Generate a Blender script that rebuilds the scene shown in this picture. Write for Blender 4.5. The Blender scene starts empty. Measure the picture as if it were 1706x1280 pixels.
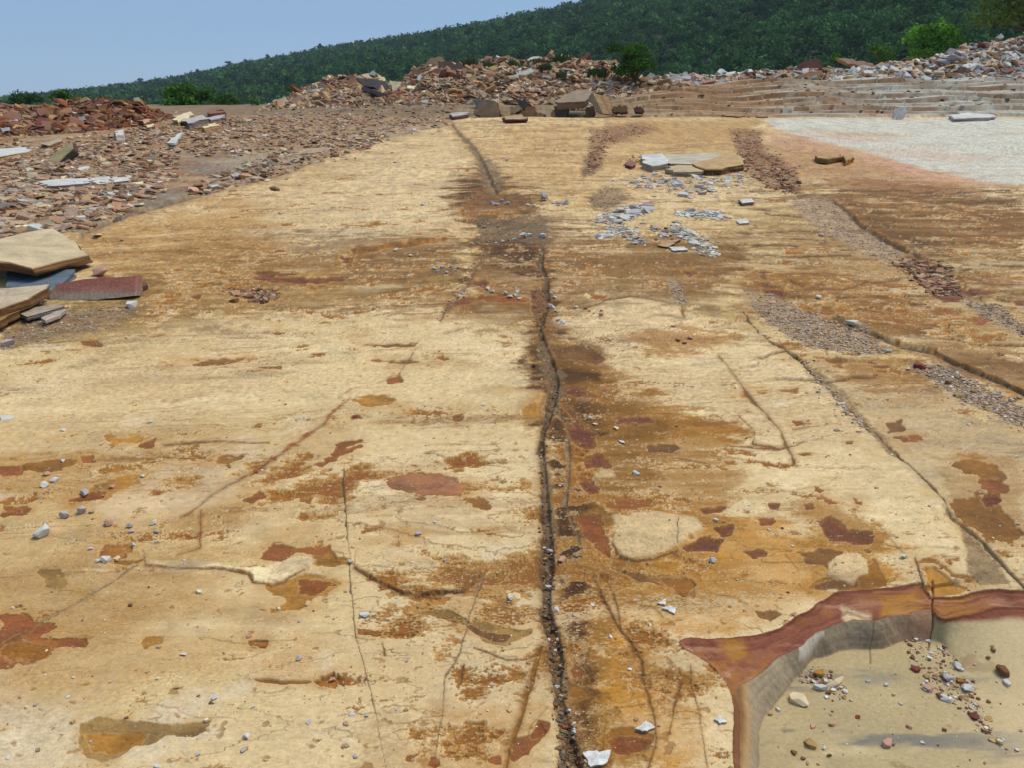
import bpy, bmesh, math, random
import numpy as np
from mathutils import Vector, Matrix, Euler

# ------------------------------------------------------------------ camera, sky, sun, exposure
SC = bpy.context.scene
COL = SC.collection
PITCH = math.radians(20.2)
EYE = 1.6
FPX = 1289.0            # focal length in photograph pixels (1706 wide)
cam_d = bpy.data.cameras.new("camera")
cam_d.sensor_width = 36.0
cam_d.lens = 36.0 * FPX / 1706.0
cam_d.clip_start = 0.05
cam_d.clip_end = 6000.0
cam = bpy.data.objects.new("camera", cam_d)
COL.objects.link(cam)
cam.location = (0, 0, EYE)
cam.rotation_euler = (math.pi / 2 - PITCH, 0, 0)
SC.camera = cam

SUN_EL, SUN_AZ = math.radians(60), math.radians(62)     # azimuth clockwise from +Y (straight ahead)
world = bpy.data.worlds.new("World")
SC.world = world
world.use_nodes = True
wn = world.node_tree
bg = wn.nodes["Background"]
sky = wn.nodes.new("ShaderNodeTexSky")
sky.sky_type = 'NISHITA'
sky.sun_disc = False
sky.sun_elevation = SUN_EL
sky.sun_rotation = SUN_AZ
sky.air_density = 0.8
sky.dust_density = 0.2
sky.ozone_density = 5.0
veil = wn.nodes.new("ShaderNodeMix")          # thin, even monsoon haze over the clear sky
veil.data_type = 'RGBA'
veil.inputs["Factor"].default_value = 0.72
veil.inputs["B"].default_value = (2.75, 4.2, 6.35, 1)
wn.links.new(sky.outputs[0], veil.inputs["A"])
wn.links.new(veil.outputs["Result"], bg.inputs[0])
bg.inputs[1].default_value = 0.05
sun_d = bpy.data.lights.new("sun", 'SUN')
sun_d.energy = 1.5
sun_d.angle = math.radians(36)
sun_d.color = (1.0, 0.93, 0.81)
sun = bpy.data.objects.new("sun", sun_d)
COL.objects.link(sun)
to_sun = Vector((math.sin(SUN_AZ) * math.cos(SUN_EL), math.cos(SUN_AZ) * math.cos(SUN_EL), math.sin(SUN_EL)))
sun.rotation_euler = to_sun.to_track_quat('Z', 'Y').to_euler()
SC.view_settings.view_transform = 'Standard'
SC.view_settings.look = 'None'
SC.view_settings.gamma = 1.0
SC.view_settings.exposure = 1.15
SC.render.film_transparent = False
SC.cycles.max_bounces = 6
SC.cycles.volume_bounces = 0

# ------------------------------------------------------------------ helpers
RNG = np.random.default_rng(11)
random.seed(11)
SLOPE = 0.0255
SP, CP = math.sin(PITCH), math.cos(PITCH)

def ray(px, py):
    a = (np.asarray(px, float) - 853.0) / FPX
    b = (640.0 - np.asarray(py, float)) / FPX
    return a, b * SP + CP, b * CP - SP

def on_plane(px, py, z0=0.0):
    """photograph pixel -> point on the gently rising bedrock plane lifted by z0"""
    rx, ry, rz = ray(px, py)
    t = (z0 - EYE) / (rz - SLOPE * ry)
    return rx * t, ry * t

def at_dist(px, py, y):
    """photograph pixel -> point at ground distance y"""
    rx, ry, rz = ray(px, py)
    t = y / ry
    return rx * t, y, EYE + rz * t

def to_uv(x, y, z0=0.0):
    """point of the bedrock plane -> map coordinates used to lay out its markings"""
    z = SLOPE * y + z0 - EYE
    d = y * CP - z * SP
    d = np.maximum(d, 0.15)
    up = y * SP + z * CP
    return 853.0 + FPX * x / d, 640.0 - FPX * up / d

def low(pts, z0):
    """map coordinates of things that lie z0 above / below the plane"""
    out = []
    for p in pts:
        x, y = on_plane(p[0], p[1], z0)
        u, v = to_uv(x, y)
        out.append((float(u), float(v)) + tuple(p[2:]))
    return out

_gr = np.random.default_rng(5)
_ang = _gr.random((256, 256)) * 2 * np.pi
_GX, _GY = np.cos(_ang).astype(np.float32), np.sin(_ang).astype(np.float32)

def gnoise(x, y, seed=0):
    x = x + np.float32(seed * 17.37); y = y + np.float32(seed * 9.71)
    ix = np.floor(x); iy = np.floor(y)
    fx = (x - ix).astype(np.float32); fy = (y - iy).astype(np.float32)
    ix = ix.astype(np.int32) & 255; iy = iy.astype(np.int32) & 255
    jx = (ix + 1) & 255; jy = (iy + 1) & 255
    ux = fx * fx * fx * (fx * (fx * 6 - 15) + 10); uy = fy * fy * fy * (fy * (fy * 6 - 15) + 10)
    a = _GX[iy, ix] * fx + _GY[iy, ix] * fy
    b = _GX[iy, jx] * (fx - 1) + _GY[iy, jx] * fy
    c = _GX[jy, ix] * fx + _GY[jy, ix] * (fy - 1)
    d = _GX[jy, jx] * (fx - 1) + _GY[jy, jx] * (fy - 1)
    a = a + ux * (b - a); c = c + ux * (d - c)
    return (a + uy * (c - a)) * np.float32(1.5)

def fbm(x, y, wl, octv, seed=0, gain=0.55, ax=1.0, res=None, ridged=False):
    """fractal noise; wl = longest wavelength (m), ax = stretch along x, res = sample spacing used to drop octaves too fine to hold"""
    out = np.zeros_like(x, dtype=np.float32); amp = 1.0; tot = 0.0
    ca, sa = math.cos(0.06), math.sin(0.06)
    xx, yy = x * ca + y * sa, -x * sa + y * ca
    for o in range(octv):
        n = gnoise((xx / (wl * ax)).astype(np.float32), (yy / wl).astype(np.float32), seed + o * 3)
        if ridged: n = 1 - 2 * np.abs(n)
        w = amp
        if res is not None:
            w = amp * np.clip((wl / res - 0.8) / 1.6, 0, 1)
        out += n * w
        tot += amp * amp; amp *= gain; wl *= 0.5
    return out / np.float32(math.sqrt(tot))

def sstep(a, b, x):
    t = np.clip((x - a) / (b - a), 0, 1)
    return t * t * (3 - 2 * t)

def seg_dist(U, V, pts, close=False, ys=1.0):
    """distance to a polyline + interpolated third value"""
    n = len(pts); best = np.full(U.shape, 1e9, np.float32); val = np.zeros_like(best)
    for i in range(n if close else n - 1):
        p, q = pts[i], pts[(i + 1) % n]
        dx, dy = q[0] - p[0], (q[1] - p[1]) * ys
        L = dx * dx + dy * dy + 1e-9
        t = np.clip(((U - p[0]) * dx + (V - p[1]) * ys * dy) / L, 0, 1)
        d = np.hypot(U - p[0] - t * dx, (V - p[1]) * ys - t * dy)
        m = d < best
        best = np.where(m, d, best)
        if len(p) > 2:
            val = np.where(m, p[2] + t * (q[2] - p[2]), val)
    return best, val

def poly_sd(U, V, pts):
    """signed distance to polygon, negative inside"""
    d, _ = seg_dist(U, V, pts, True)
    ins = np.zeros(U.shape, bool); n = len(pts)
    for i in range(n):
        x0, y0 = pts[i][:2]; x1, y1 = pts[(i + 1) % n][:2]
        if y0 == y1: continue
        c = (y0 > V) != (y1 > V)
        ins ^= c & (U < (x1 - x0) * (V - y0) / (y1 - y0) + x0)
    return np.where(ins, -d, d)

def tag(o, label=None, cat=None, group=None, kind=None):
    if label: o["label"] = label
    if cat: o["category"] = cat
    if group: o["group"] = group
    if kind: o["kind"] = kind
    elif cat: o["kind"] = "thing"
    return o

def make_mesh(name, verts, facegroups, mat, vcol=None, smooth=False, parent=None):
    """verts (n,3); facegroups: list of (m,k) index arrays; vcol (n,3) linear stone colour"""
    me = bpy.data.meshes.new(name)
    verts = np.ascontiguousarray(verts, np.float32)
    me.vertices.add(len(verts)); me.vertices.foreach_set("co", verts.ravel())
    li = np.concatenate([f.ravel() for f in facegroups]).astype(np.int32)
    lt = np.concatenate([np.full(len(f), f.shape[1], np.int32) for f in facegroups])
    ls = np.concatenate([[0], np.cumsum(lt)[:-1]]).astype(np.int32)
    me.loops.add(len(li)); me.loops.foreach_set("vertex_index", li)
    me.polygons.add(len(lt)); me.polygons.foreach_set("loop_start", ls); me.polygons.foreach_set("loop_total", lt)
    me.update(calc_edges=True)
    if smooth: me.shade_smooth()
    else: me.shade_flat()
    if vcol is not None:
        a = me.attributes.new("tint", 'FLOAT_COLOR', 'POINT')
        c = np.ones((len(verts), 4), np.float32); c[:, :3] = vcol
        a.data.foreach_set("color", c.ravel())
    me.materials.append(mat)
    o = bpy.data.objects.new(name, me); COL.objects.link(o)
    if parent: o.parent = parent
    return o

def empty(name, loc):
    o = bpy.data.objects.new(name, None); COL.objects.link(o); o.location = loc
    o.empty_display_size = 0.2
    return o

def new_mat(name, rough=0.85):
    m = bpy.data.materials.new(name); m.use_nodes = True
    nt = m.node_tree; b = nt.nodes["Principled BSDF"]
    b.inputs["Roughness"].default_value = rough
    b.inputs["Specular IOR Level"].default_value = 0.25
    return m, nt, b

def stone_material(name, s1, s2, var=0.22, bump=0.25, bdist=0.004, rough=0.85, coords="Object"):
    """tint attribute broken up by two scales of mineral grain, with a grainy bump"""
    m, nt, b = new_mat(name, rough)
    N, L = nt.nodes, nt.links
    at = N.new("ShaderNodeAttribute"); at.attribute_name = "tint"
    tc = N.new("ShaderNodeTexCoord")
    outs = []
    for s, d in ((s1, 5.0), (s2, 3.0)):
        n = N.new("ShaderNodeTexNoise"); n.inputs["Scale"].default_value = s; n.inputs["Detail"].default_value = d
        n.inputs["Roughness"].default_value = 0.65
        L.new(tc.outputs[coords], n.inputs["Vector"]); outs.append(n)
    mx = N.new("ShaderNodeMath"); mx.operation = 'ADD'
    L.new(outs[0].outputs["Fac"], mx.inputs[0]); L.new(outs[1].outputs["Fac"], mx.inputs[1])
    mr = N.new("ShaderNodeMapRange"); mr.inputs["From Min"].default_value = 0.6; mr.inputs["From Max"].default_value = 1.4
    mr.inputs["To Min"].default_value = 1 - var; mr.inputs["To Max"].default_value = 1 + var
    L.new(mx.outputs[0], mr.inputs["Value"])
    mul = N.new("ShaderNodeVectorMath"); mul.operation = 'SCALE'
    L.new(at.outputs["Color"], mul.inputs[0]); L.new(mr.outputs[0], mul.inputs["Scale"])
    L.new(mul.outputs[0], b.inputs["Base Color"])
    bp = N.new("ShaderNodeBump"); bp.inputs["Strength"].default_value = bump; bp.inputs["Distance"].default_value = bdist
    L.new(mx.outputs[0], bp.inputs["Height"]); L.new(bp.outputs[0], b.inputs["Normal"])
    return m

C = dict(pale=(.55, .40, .20), cream=(.69, .545, .335), tan=(.41, .245, .095), ochre=(.38, .178, .028), olive=(.29, .18, .055),
         dkochre=(.235, .10, .018), brown=(.16, .075, .026), rust=(.235, .07, .024), maroon=(.14, .042, .028), grey=(.35, .28, .20),
         dirt=(.19, .135, .08), dark=(.075, .055, .038), white=(.63, .585, .50), pink=(.50, .28, .19), red=(.215, .062, .04),
         blue=(.14, .17, .19), slate=(.165, .142, .122))
C = {k: np.array(v, np.float32) for k, v in C.items()}
# ------------------------------------------------------------------ bedrock: one dense sheet, its beds, flakes, stains and joints
_v = np.concatenate([np.arange(1470, 1085, -1.3), np.arange(1085, 975, -.5), np.arange(975, 204, -1.3), np.arange(204, 195.4, -0.6), np.arange(163, 163, -0.8)])
_ry = on_plane(np.full(_v.shape, 853.0), _v)[1]
_ry = np.concatenate([[-6, -3, -1.2, -.3, .3, .65, .9, 1.05], _ry[(_ry > 1.12) & (_ry < 34.6)], np.arange(34.7, 46.5, .075), np.geomspace(46.6, 74, 40)])
_cs = np.concatenate([-np.geomspace(40, 1.12, 40), np.arange(-1.08, 1.08, 1.42 / 1289), np.geomspace(1.12, 40, 40)])
def _colscale(y): return np.maximum(y, 0.6) + 0.35
NR, NC = len(_ry), len(_cs)
Y2 = np.repeat(_ry[:, None], NC, 1).astype(np.float32)
X2 = (_cs[None, :] * _colscale(_ry)[:, None]).astype(np.float32)
RES = np.clip(np.gradient(_ry), 0.003, 9).astype(np.float32)[:, None] * 0.8
U, V = to_uv(X2, Y2)
U = U.astype(np.float32); V = V.astype(np.float32)
_hid = Y2 < 0.7
V[_hid] = 3000.0
MPP = (np.maximum(Y2, .7) / FPX).astype(np.float32)          # metres per map unit across

F1 = fbm(X2, Y2, 2.2, 9, 1, .56, 1.3, RES)
F2 = fbm(X2, Y2, 0.55, 8, 31, .60, 1.9, RES)
F3 = fbm(X2, Y2, 0.16, 6, 61, .62, 1.6, RES)
ST = fbm(X2, Y2, 0.30, 6, 91, .62, 5.0, RES)
GR = fbm(X2, Y2, 0.03, 3, 121, .7, 1.3, RES)
BIG = fbm(X2, Y2, 9.0, 3, 151, .5, 1.2)
def fine(step, ratio, seed):
    """grain kept near the finest wavelength the sheet can hold at each distance"""
    out = np.zeros_like(X2)
    lg = np.log2(MPP * step)
    for k in range(-9, 1):
        wx = 2.0 ** k
        wgt = np.clip(1 - np.abs(lg - k), 0, 1)
        rows = np.where(wgt.max(1) > 0)[0]
        if len(rows) == 0: continue
        r = slice(rows[0], rows[-1] + 1)
        y0 = wx / step * FPX
        wy = max(wx * .55, ratio * y0 * y0 / (EYE * FPX))
        out[r] += wgt[r] * gnoise(X2[r] / np.float32(wx), Y2[r] / np.float32(wy), seed + k * 5 + 60)
    return out
PX = fine(4.0, 2.2, 7) * .65 + fine(11.0, 3.2, 9) * .85                   # grain and thin laminae
PX2 = fine(30.0, 3.0, 13)
W1 = F2 * 1.0 + F3 * 0.55
W2 = F3 * 1.0 + GR * 0.5

H = np.zeros_like(X2)
T = np.empty(X2.shape + (3,), np.float32)
def mixc(m, c):
    if isinstance(c, str): c = C[c]
    T[:] = T + (c - T) * m[..., None]
def lay(m, c, sl):
    if isinstance(c, str): c = C[c]
    T[sl] = T[sl] + (c - T[sl]) * m[..., None]

def window(pts, pad):
    us = [p[0] for p in pts]; vs = [p[1] for p in pts]
    rows = np.where((V[:, NC // 2] >= min(vs) - pad) & (V[:, NC // 2] <= max(vs) + pad))[0]
    if len(rows) == 0: return None
    r = slice(rows[0], rows[-1] + 1)
    cc = np.where(((U[r] >= min(us) - pad) & (U[r] <= max(us) + pad)).any(0))[0]
    if len(cc) == 0: return None
    return (r, slice(cc[0], cc[-1] + 1))

# 1. fresh bedding plane: cream, pale sand and tan drifting into each other
T[:] = C['pale']
mixc(sstep(-.1, .75, F1) * .60, 'cream')
mixc(sstep(.0, .9, -F1 + .35 * ST) * .65, 'tan')
mixc(sstep(.2, .9, fbm(X2, Y2, 1.1, 7, 201, .6, 2.2, RES)) * .30, 'grey')
mixc(sstep(.15, 1.0, fbm(X2, Y2, .8, 7, 231, .6, 2.5, RES)) * .28, 'ochre')

# streaks of the thin beds, strongest where the sheet is weathered
st_m = sstep(.30, .62, ST + .25 * F1 - .10) * sstep(1400, 700, V)
lay(st_m * .50, 'dkochre', (slice(None), slice(None)))
mixc(sstep(.45, .8, -ST + .2 * F2) * .40, 'cream')

C['stainc'] = np.array((.11, .05, .016), np.float32)
# worn contours of the thin beds: a dark parting with a fresh pale lip, each a millimetre or two high
def contours(f, n, pres, c, s, dz, wid):
    q = f * n; k = np.floor(q)
    gy, gx = np.gradient(q)
    g = np.hypot(gx, gy) + 1e-5
    fr = q - k
    d = np.minimum(fr, 1 - fr) / g
    pm = sstep(.0, .35, pres)
    lay(sstep(wid, wid * .3, d) * (g < .45) * pm * s, c, ALL)
    lay(sstep(wid * 3.2, wid, np.where(fr < .5, fr / g, 99)) * (g < .3) * pm * s * .5, 'cream', ALL)
    H[:] += dz * k * sstep(-.3, .3, pres)
ALL = (slice(None), slice(None))
CF = fbm(X2, Y2, .75, 8, 701, .52, 2.4, RES)
contours(CF, 3.2, F1 * .9 + .5 * ST - .05, 'brown', .75, .0016, 1.25)
contours(fbm(X2, Y2, .30, 7, 731, .5, 3.0, RES), 1.7, -F1 + .4 * F2 - .1, 'dkochre', .65, .0010, 1.1)
RM = sstep(1180, 1320, U) * sstep(670, 600, V) * sstep(290, 330, V)
contours(fbm(X2, Y2, 1.3, 8, 771, .5, 2.6, RES), 2.4, RM * .8 - .12 + .3 * F2, 'stainc', .95, .011, 2.0)
contours(fbm(X2, Y2, 1.6, 8, 761, .55, 3.0, RES), 3.0, F2 + .15 - .5 * BIG, 'brown', .55, .0014, 1.3)
# blotches of ochre, olive and grey staining a hand wide
b1 = fbm(X2, Y2, .45, 8, 801, .62, 1.7, RES); b2 = fbm(X2, Y2, .28, 7, 831, .62, 1.5, RES)
mixc(sstep(.28, .85, b1 + .25 * F1) * .55, 'ochre')
mixc(sstep(.35, .9, b2 - .2 * F1) * .42, np.array((.25, .20, .13), np.float32))
mixc(sstep(.30, .9, -b1 + .3 * b2) * .55, 'cream')
mixc(sstep(.45, .95, -b2 + .2 * F2) * .35, 'white')

# 2. broad zones of weathering  (colour, strength, softness, outline)
ZONES = [
 ('tan', .55, 40, [(140,395),(300,335),(500,268),(640,235),(760,215),(830,330),(780,420),(560,470),(200,480)]),
 ('ochre', .30, 30, [(160,400),(420,330),(560,310),(500,400),(420,450),(200,470)]),
 ('olive', .62, 26, [(200,470),(420,440),(600,415),(740,405),(800,420),(760,500),(560,520),(360,520),(220,540),(0,600),(0,500)]),
 ('brown', .36, 20, [(580,410),(760,402),(780,470),(700,500),(560,480)]),
 ('cream', .50, 40, [(420,330),(620,250),(760,230),(800,300),(770,395),(600,420),(480,415)]),
 ('grey', .30, 22, [(500,420),(560,380),(640,370),(600,400),(540,450)]),
 ('tan', .55, 30, [(760,212),(1010,205),(1260,205),(1270,290),(1000,330),(840,310)]),
 ('brown', .50, 22, [(790,330),(900,330),(960,400),(1130,395),(1240,400),(1240,440),(1180,520),(960,520),(760,530),(800,430)]),
 ('olive', .40, 26, [(900,420),(1130,400),(1340,330),(1706,330),(1706,620),(1420,520),(1240,560),(1120,500),(940,500)]),
 ('dkochre', .30, 24, [(1300,400),(1706,320),(1706,600),(1440,520)]),
 ('dkochre', .45, 16, [(1300,320),(1480,290),(1620,320),(1706,330),(1706,390),(1480,410),(1400,350)]),
 ('cream', .40, 18, [(990,505),(1060,498),(1120,508),(1240,560),(1320,600),(1420,720),(1560,860),(1600,900),(1600,960),(1440,860),(1300,830),(1150,700),(1000,610),(960,560)]),
 ('grey', .35, 24, [(1390,640),(1560,650),(1706,740),(1706,960),(1640,890),(1560,800),(1450,690)]),
 ('dkochre', .55, 26, [(1440,555),(1560,590),(1706,665),(1706,600),(1600,545)]),
 ('stain', .9, 34, [(925,590),(1040,650),(1200,700),(1240,790),(1200,860),(1080,880),(1010,900),(1040,960),(1160,1000),(1060,1060),(1010,1180),(1010,1280),(940,1280),(925,1050),(915,800)]),
 ('stain2', 1.0, 16, [(918,560),(1000,575),(1010,600),(950,625),(960,650),(1010,660),(1000,690),(985,760),(975,850),(1000,900),(1010,940),(985,1000),(965,1080),(960,1200),(940,1200),(925,1100),(914,1000),(914,850),(912,760),(922,690),(930,640)]),
 ('stain2', .6, 12, [(1000,925),(1090,958),(1160,970),(1160,990),(1090,980),(1010,955)]),
 ('stain2', .7, 12, [(1400,535),(1470,558),(1560,590),(1640,620),(1720,660),(1720,625),(1640,590),(1560,560),(1480,535)]),
 ('stain2', .85, 10, [(1360,318),(1440,362),(1510,402),(1600,452),(1700,520),(1700,480),(1620,430),(1540,385),(1460,345),(1400,318)]),
 ('stain2', .85, 10, [(1236,462),(1310,476),(1420,520),(1400,530),(1300,500),(1240,485)]),
 ('stain2', .5, 10, [(1320,300),(1500,300),(1640,318),(1706,326),(1706,345),(1560,335),(1440,322)]),
 ('stain2', .8, 12, [(780,325),(800,318),(900,326),(910,345),(860,360),(790,362)]), ('stain2', .8, 14, [(800,410),(900,405),(905,440),(890,480),(800,470),(790,440)]),
 ('stain2', .8, 12, [(915,395),(1000,392),(1010,410),(940,425)]), ('stain2', .8, 12, [(740,500),(890,495),(900,530),(880,545),(740,530)]),
 ('stain2', .45, 10, [(300,470),(420,452),(580,460),(600,470),(480,482),(360,488)]), ('stain2', .35, 12, [(560,425),(660,410),(760,404),(760,425),(640,450),(560,450)]),
 ('stain2', .45, 8, [(1100,470),(1130,465),(1150,520),(1135,540),(1110,500)]),
 ('stain', .6, 16, [(1010,560),(1110,545),(1240,560),(1200,575),(1080,585)]), ('stain', .75, 20, [(1230,450),(1340,440),(1500,480),(1640,560),(1500,560),(1360,540),(1250,520)]),
 ('stain', .6, 16, [(1420,590),(1540,610),(1560,640),(1500,650),(1400,620)]), ('stain', .45, 16, [(1580,770),(1680,780),(1706,900),(1660,900),(1600,840)]),
 ('stain', .5, 14, [(880,580),(912,620),(905,700),(880,720),(870,680),(890,640)]), ('stain', .35, 20, [(560,760),(700,770),(820,820),(800,850),(640,820)]),
 ('stain', .35, 24, [(280,800),(420,780),(480,740),(560,700),(590,740),(480,800),(380,900),(300,900)]),
 ('stain', .95, 24, [(915,600),(1000,640),(1070,690),(1110,740),(1090,800),(1040,850),(1010,900),(1030,940),(1000,980),(985,1060),(975,1120),(940,1120),(925,1000),(915,860)]),
 ('stain', .55, 26, [(1000,920),(1100,950),(1170,970),(1170,1000),(1080,990),(1000,990)]),
 ('stain', .6, 24, [(1320,820),(1400,840),(1460,900),(1470,975),(1380,985),(1330,930),(1370,890)]),
 ('stain', .7, 26, [(930,1090),(1000,1130),(1090,1220),(1080,1290),(980,1290),(940,1180)]),
 ('stain', .7, 14, [(1340,315),(1706,345),(1706,420),(1540,400),(1400,380)]),
 ('ochre', .9, 40, [(1000,900),(1200,860),(1420,900),(1560,960),(1380,1010),(1220,1060),(1140,1100),(1220,1280),(960,1280),(940,1000)]),
 ('cream', .40, 60, [(380,760),(620,740),(880,790),(890,880),(640,880),(430,830),(230,850)]),
 ('cream', .45, 50, [(600,960),(780,1020),(690,1090),(600,1050)]),
 ('white', .28, 50, [(0,1180),(130,1200),(300,1180),(360,1190),(180,1290),(0,1290)]),
 ('white', .25, 40, [(250,800),(420,740),(480,760),(300,830),(180,850)]),
 ('ochre', .22, 90, [(0,780),(240,720),(520,760),(560,900),(330,930),(0,900)]),
 ('grey', .30, 60, [(640,1080),(880,1080),(860,1200),(640,1220)]),
 ('dkochre', .30, 70, [(590,1150),(740,1130),(820,1200),(700,1280),(600,1280)]),
 ('tan', .40, 60, [(0,950),(400,970),(560,1040),(540,1130),(300,1160),(0,1130)]),
 ('stain', .45, 20, [(180,440),(420,420),(600,412),(760,405),(760,520),(540,520),(340,525),(200,545),(100,540)]),
 ('stain', .55, 18, [(900,400),(1130,395),(1240,410),(1240,450),(1180,500),(1120,495),(1040,490),(960,500),(910,500)]),
 ('stain', .5, 16, [(780,325),(900,325),(910,520),(890,550),(740,535),(780,470)]),
 ('cream', .35, 50, [(0,600),(300,560),(560,520),(880,560),(900,640),(560,660),(200,700),(0,690)]),
]
def tint_to(m, c, sl):
    """weathering stain: takes the colour, keeps the stone's own light and dark grain"""
    c = C[c] if isinstance(c, str) else c
    l = T[sl] @ np.array((.3, .55, .15), np.float32)
    k = np.clip(.35 + .65 * l / .36, .45, 1.5)[..., None]
    T[sl] = T[sl] + (c * k - T[sl]) * m[..., None]
C['stain2'] = np.array((.105, .043, .010), np.float32)
C['stain'] = np.array((.27, .122, .020), np.float32)
for c, s, soft, pts in ZONES:
    w = window(pts, soft * 2.2)
    if w is None: continue
    sd = poly_sd(U[w], V[w], pts) + soft * (.9 * F1[w] + 1.6 * F2[w] + 1.3 * F3[w] + .55 * PX[w])
    if c == 'stain2': s = s * np.clip(.62 + 1.3 * F2[w] + 1.1 * F3[w] + .5 * PX[w], 0.05, 1.15)
    tint_to(sstep(soft * .55, -soft * .55, sd) * np.minimum(1, s * 1.25) * np.clip(.92 + .45 * ST[w] + .25 * F2[w], 0, 1.0), c, w)

# the wet iron band that follows the long crack, darkest against it
BAND = [(800,330,60),(850,400,62),(905,450,26),(908,520,22),(912,580,46),(938,640,46),(948,700,50),(945,770,48),(945,850,46),(955,920,48),(958,1000,44),(962,1080,40),(968,1160,36),(985,1230,34),(1000,1300,34)]
w = window(BAND, 80)
d, hw = seg_dist(U[w], V[w], [(p[0], p[1], p[2]) for p in BAND])
q = d + hw * (.55 * F2[w] + .5 * F3[w] + .25 * F1[w] + .15 * PX[w])
tint_to(sstep(hw * 1.1, hw * .45, q) * .80, np.array((.185, .078, .014), np.float32), w)
tint_to(sstep(hw * .75, hw * .1, q + hw * .6 * F3[w]) * .75, np.array((.095, .038, .010), np.float32), w)

# 3. flaked-off spots: rims of the top bed, ochre just below, rust one bed deeper
flake_zone = np.full(X2.shape, -0.14, np.float32)
FZ = [(.16, 60, [(250,760),(600,700),(620,900),(330,930),(220,860)]), (.14, 60, [(0,760),(300,700),(320,900),(0,920)]),
      (.22, 40, [(920,640),(1240,680),(1240,900),(1000,1000),(920,900)]), (.20, 40, [(1240,380),(1706,340),(1706,650),(1300,560)]),
      (.18, 50, [(1340,820),(1500,900),(1480,1000),(1300,990)]), (.12, 40, [(160,400),(760,300),(780,520),(200,560)]),
      (.14, 50, [(660,1180),(960,1160),(960,1290),(660,1290)]), (.12, 50, [(1560,700),(1706,720),(1706,900),(1600,880)]),
      (-.25, 60, [(120,960),(560,980),(540,1180),(120,1190)]), (-.2, 40, [(600,1080),(880,1080),(840,1200),(620,1200)]),
      (-.2, 40, [(1080,560),(1320,620),(1560,860),(1420,830),(1160,680)])]
for s, soft, pts in FZ:
    w = window(pts, soft * 2)
    flake_zone[w] += s * sstep(soft, -soft, poly_sd(U[w], V[w], pts))
FL = F2 * .50 + F3 * .46 + F1 * .24 + .10 * PX + flake_zone - .27
rim = sstep(-.07, -.01, FL) * sstep(.03, -.005, FL)
mixc(rim * .5, 'cream')
mixc(sstep(.0, .035, FL) * .80, 'ochre')
mixc(sstep(.07, .17, FL + .1 * GR) * .7, 'dkochre')
mixc(sstep(.24, .31, FL + .1 * GR) * .8, 'rust')
H -= .004 * sstep(-.01, .02, FL) + .004 * sstep(.16, .19, FL)
# smaller flakes and slivers between them
FL2 = F3 * .62 + PX * .34 + F2 * .30 + .5 * flake_zone - .33 + .10 * F1
mixc(sstep(-.07, -.01, FL2) * sstep(.03, -.005, FL2) * .35, 'cream')
mixc(sstep(.0, .03, FL2) * .75, 'dkochre')
mixc(sstep(.2, .26, FL2) * .7, 'rust')
H -= .0015 * sstep(0, .03, FL2)
SL_ = PX * .75 + ST * .55 + .25 * F2
mixc(sstep(.46, .55, SL_ + .5 * flake_zone) * np.clip(Y2 / 2.5 - .2, .25, 1) * .62, 'brown')
mixc(sstep(.46, .60, -SL_ + .15 * F1) * .5, 'cream')
# pin-head pits
pit_n = fbm(X2, Y2, .05, 3, 301, .7, 1.4, RES)
mixc(sstep(.62, .8, pit_n + .2 * F1) * .6, 'dkochre')
H -= .002 * sstep(.62, .8, pit_n)

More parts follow.
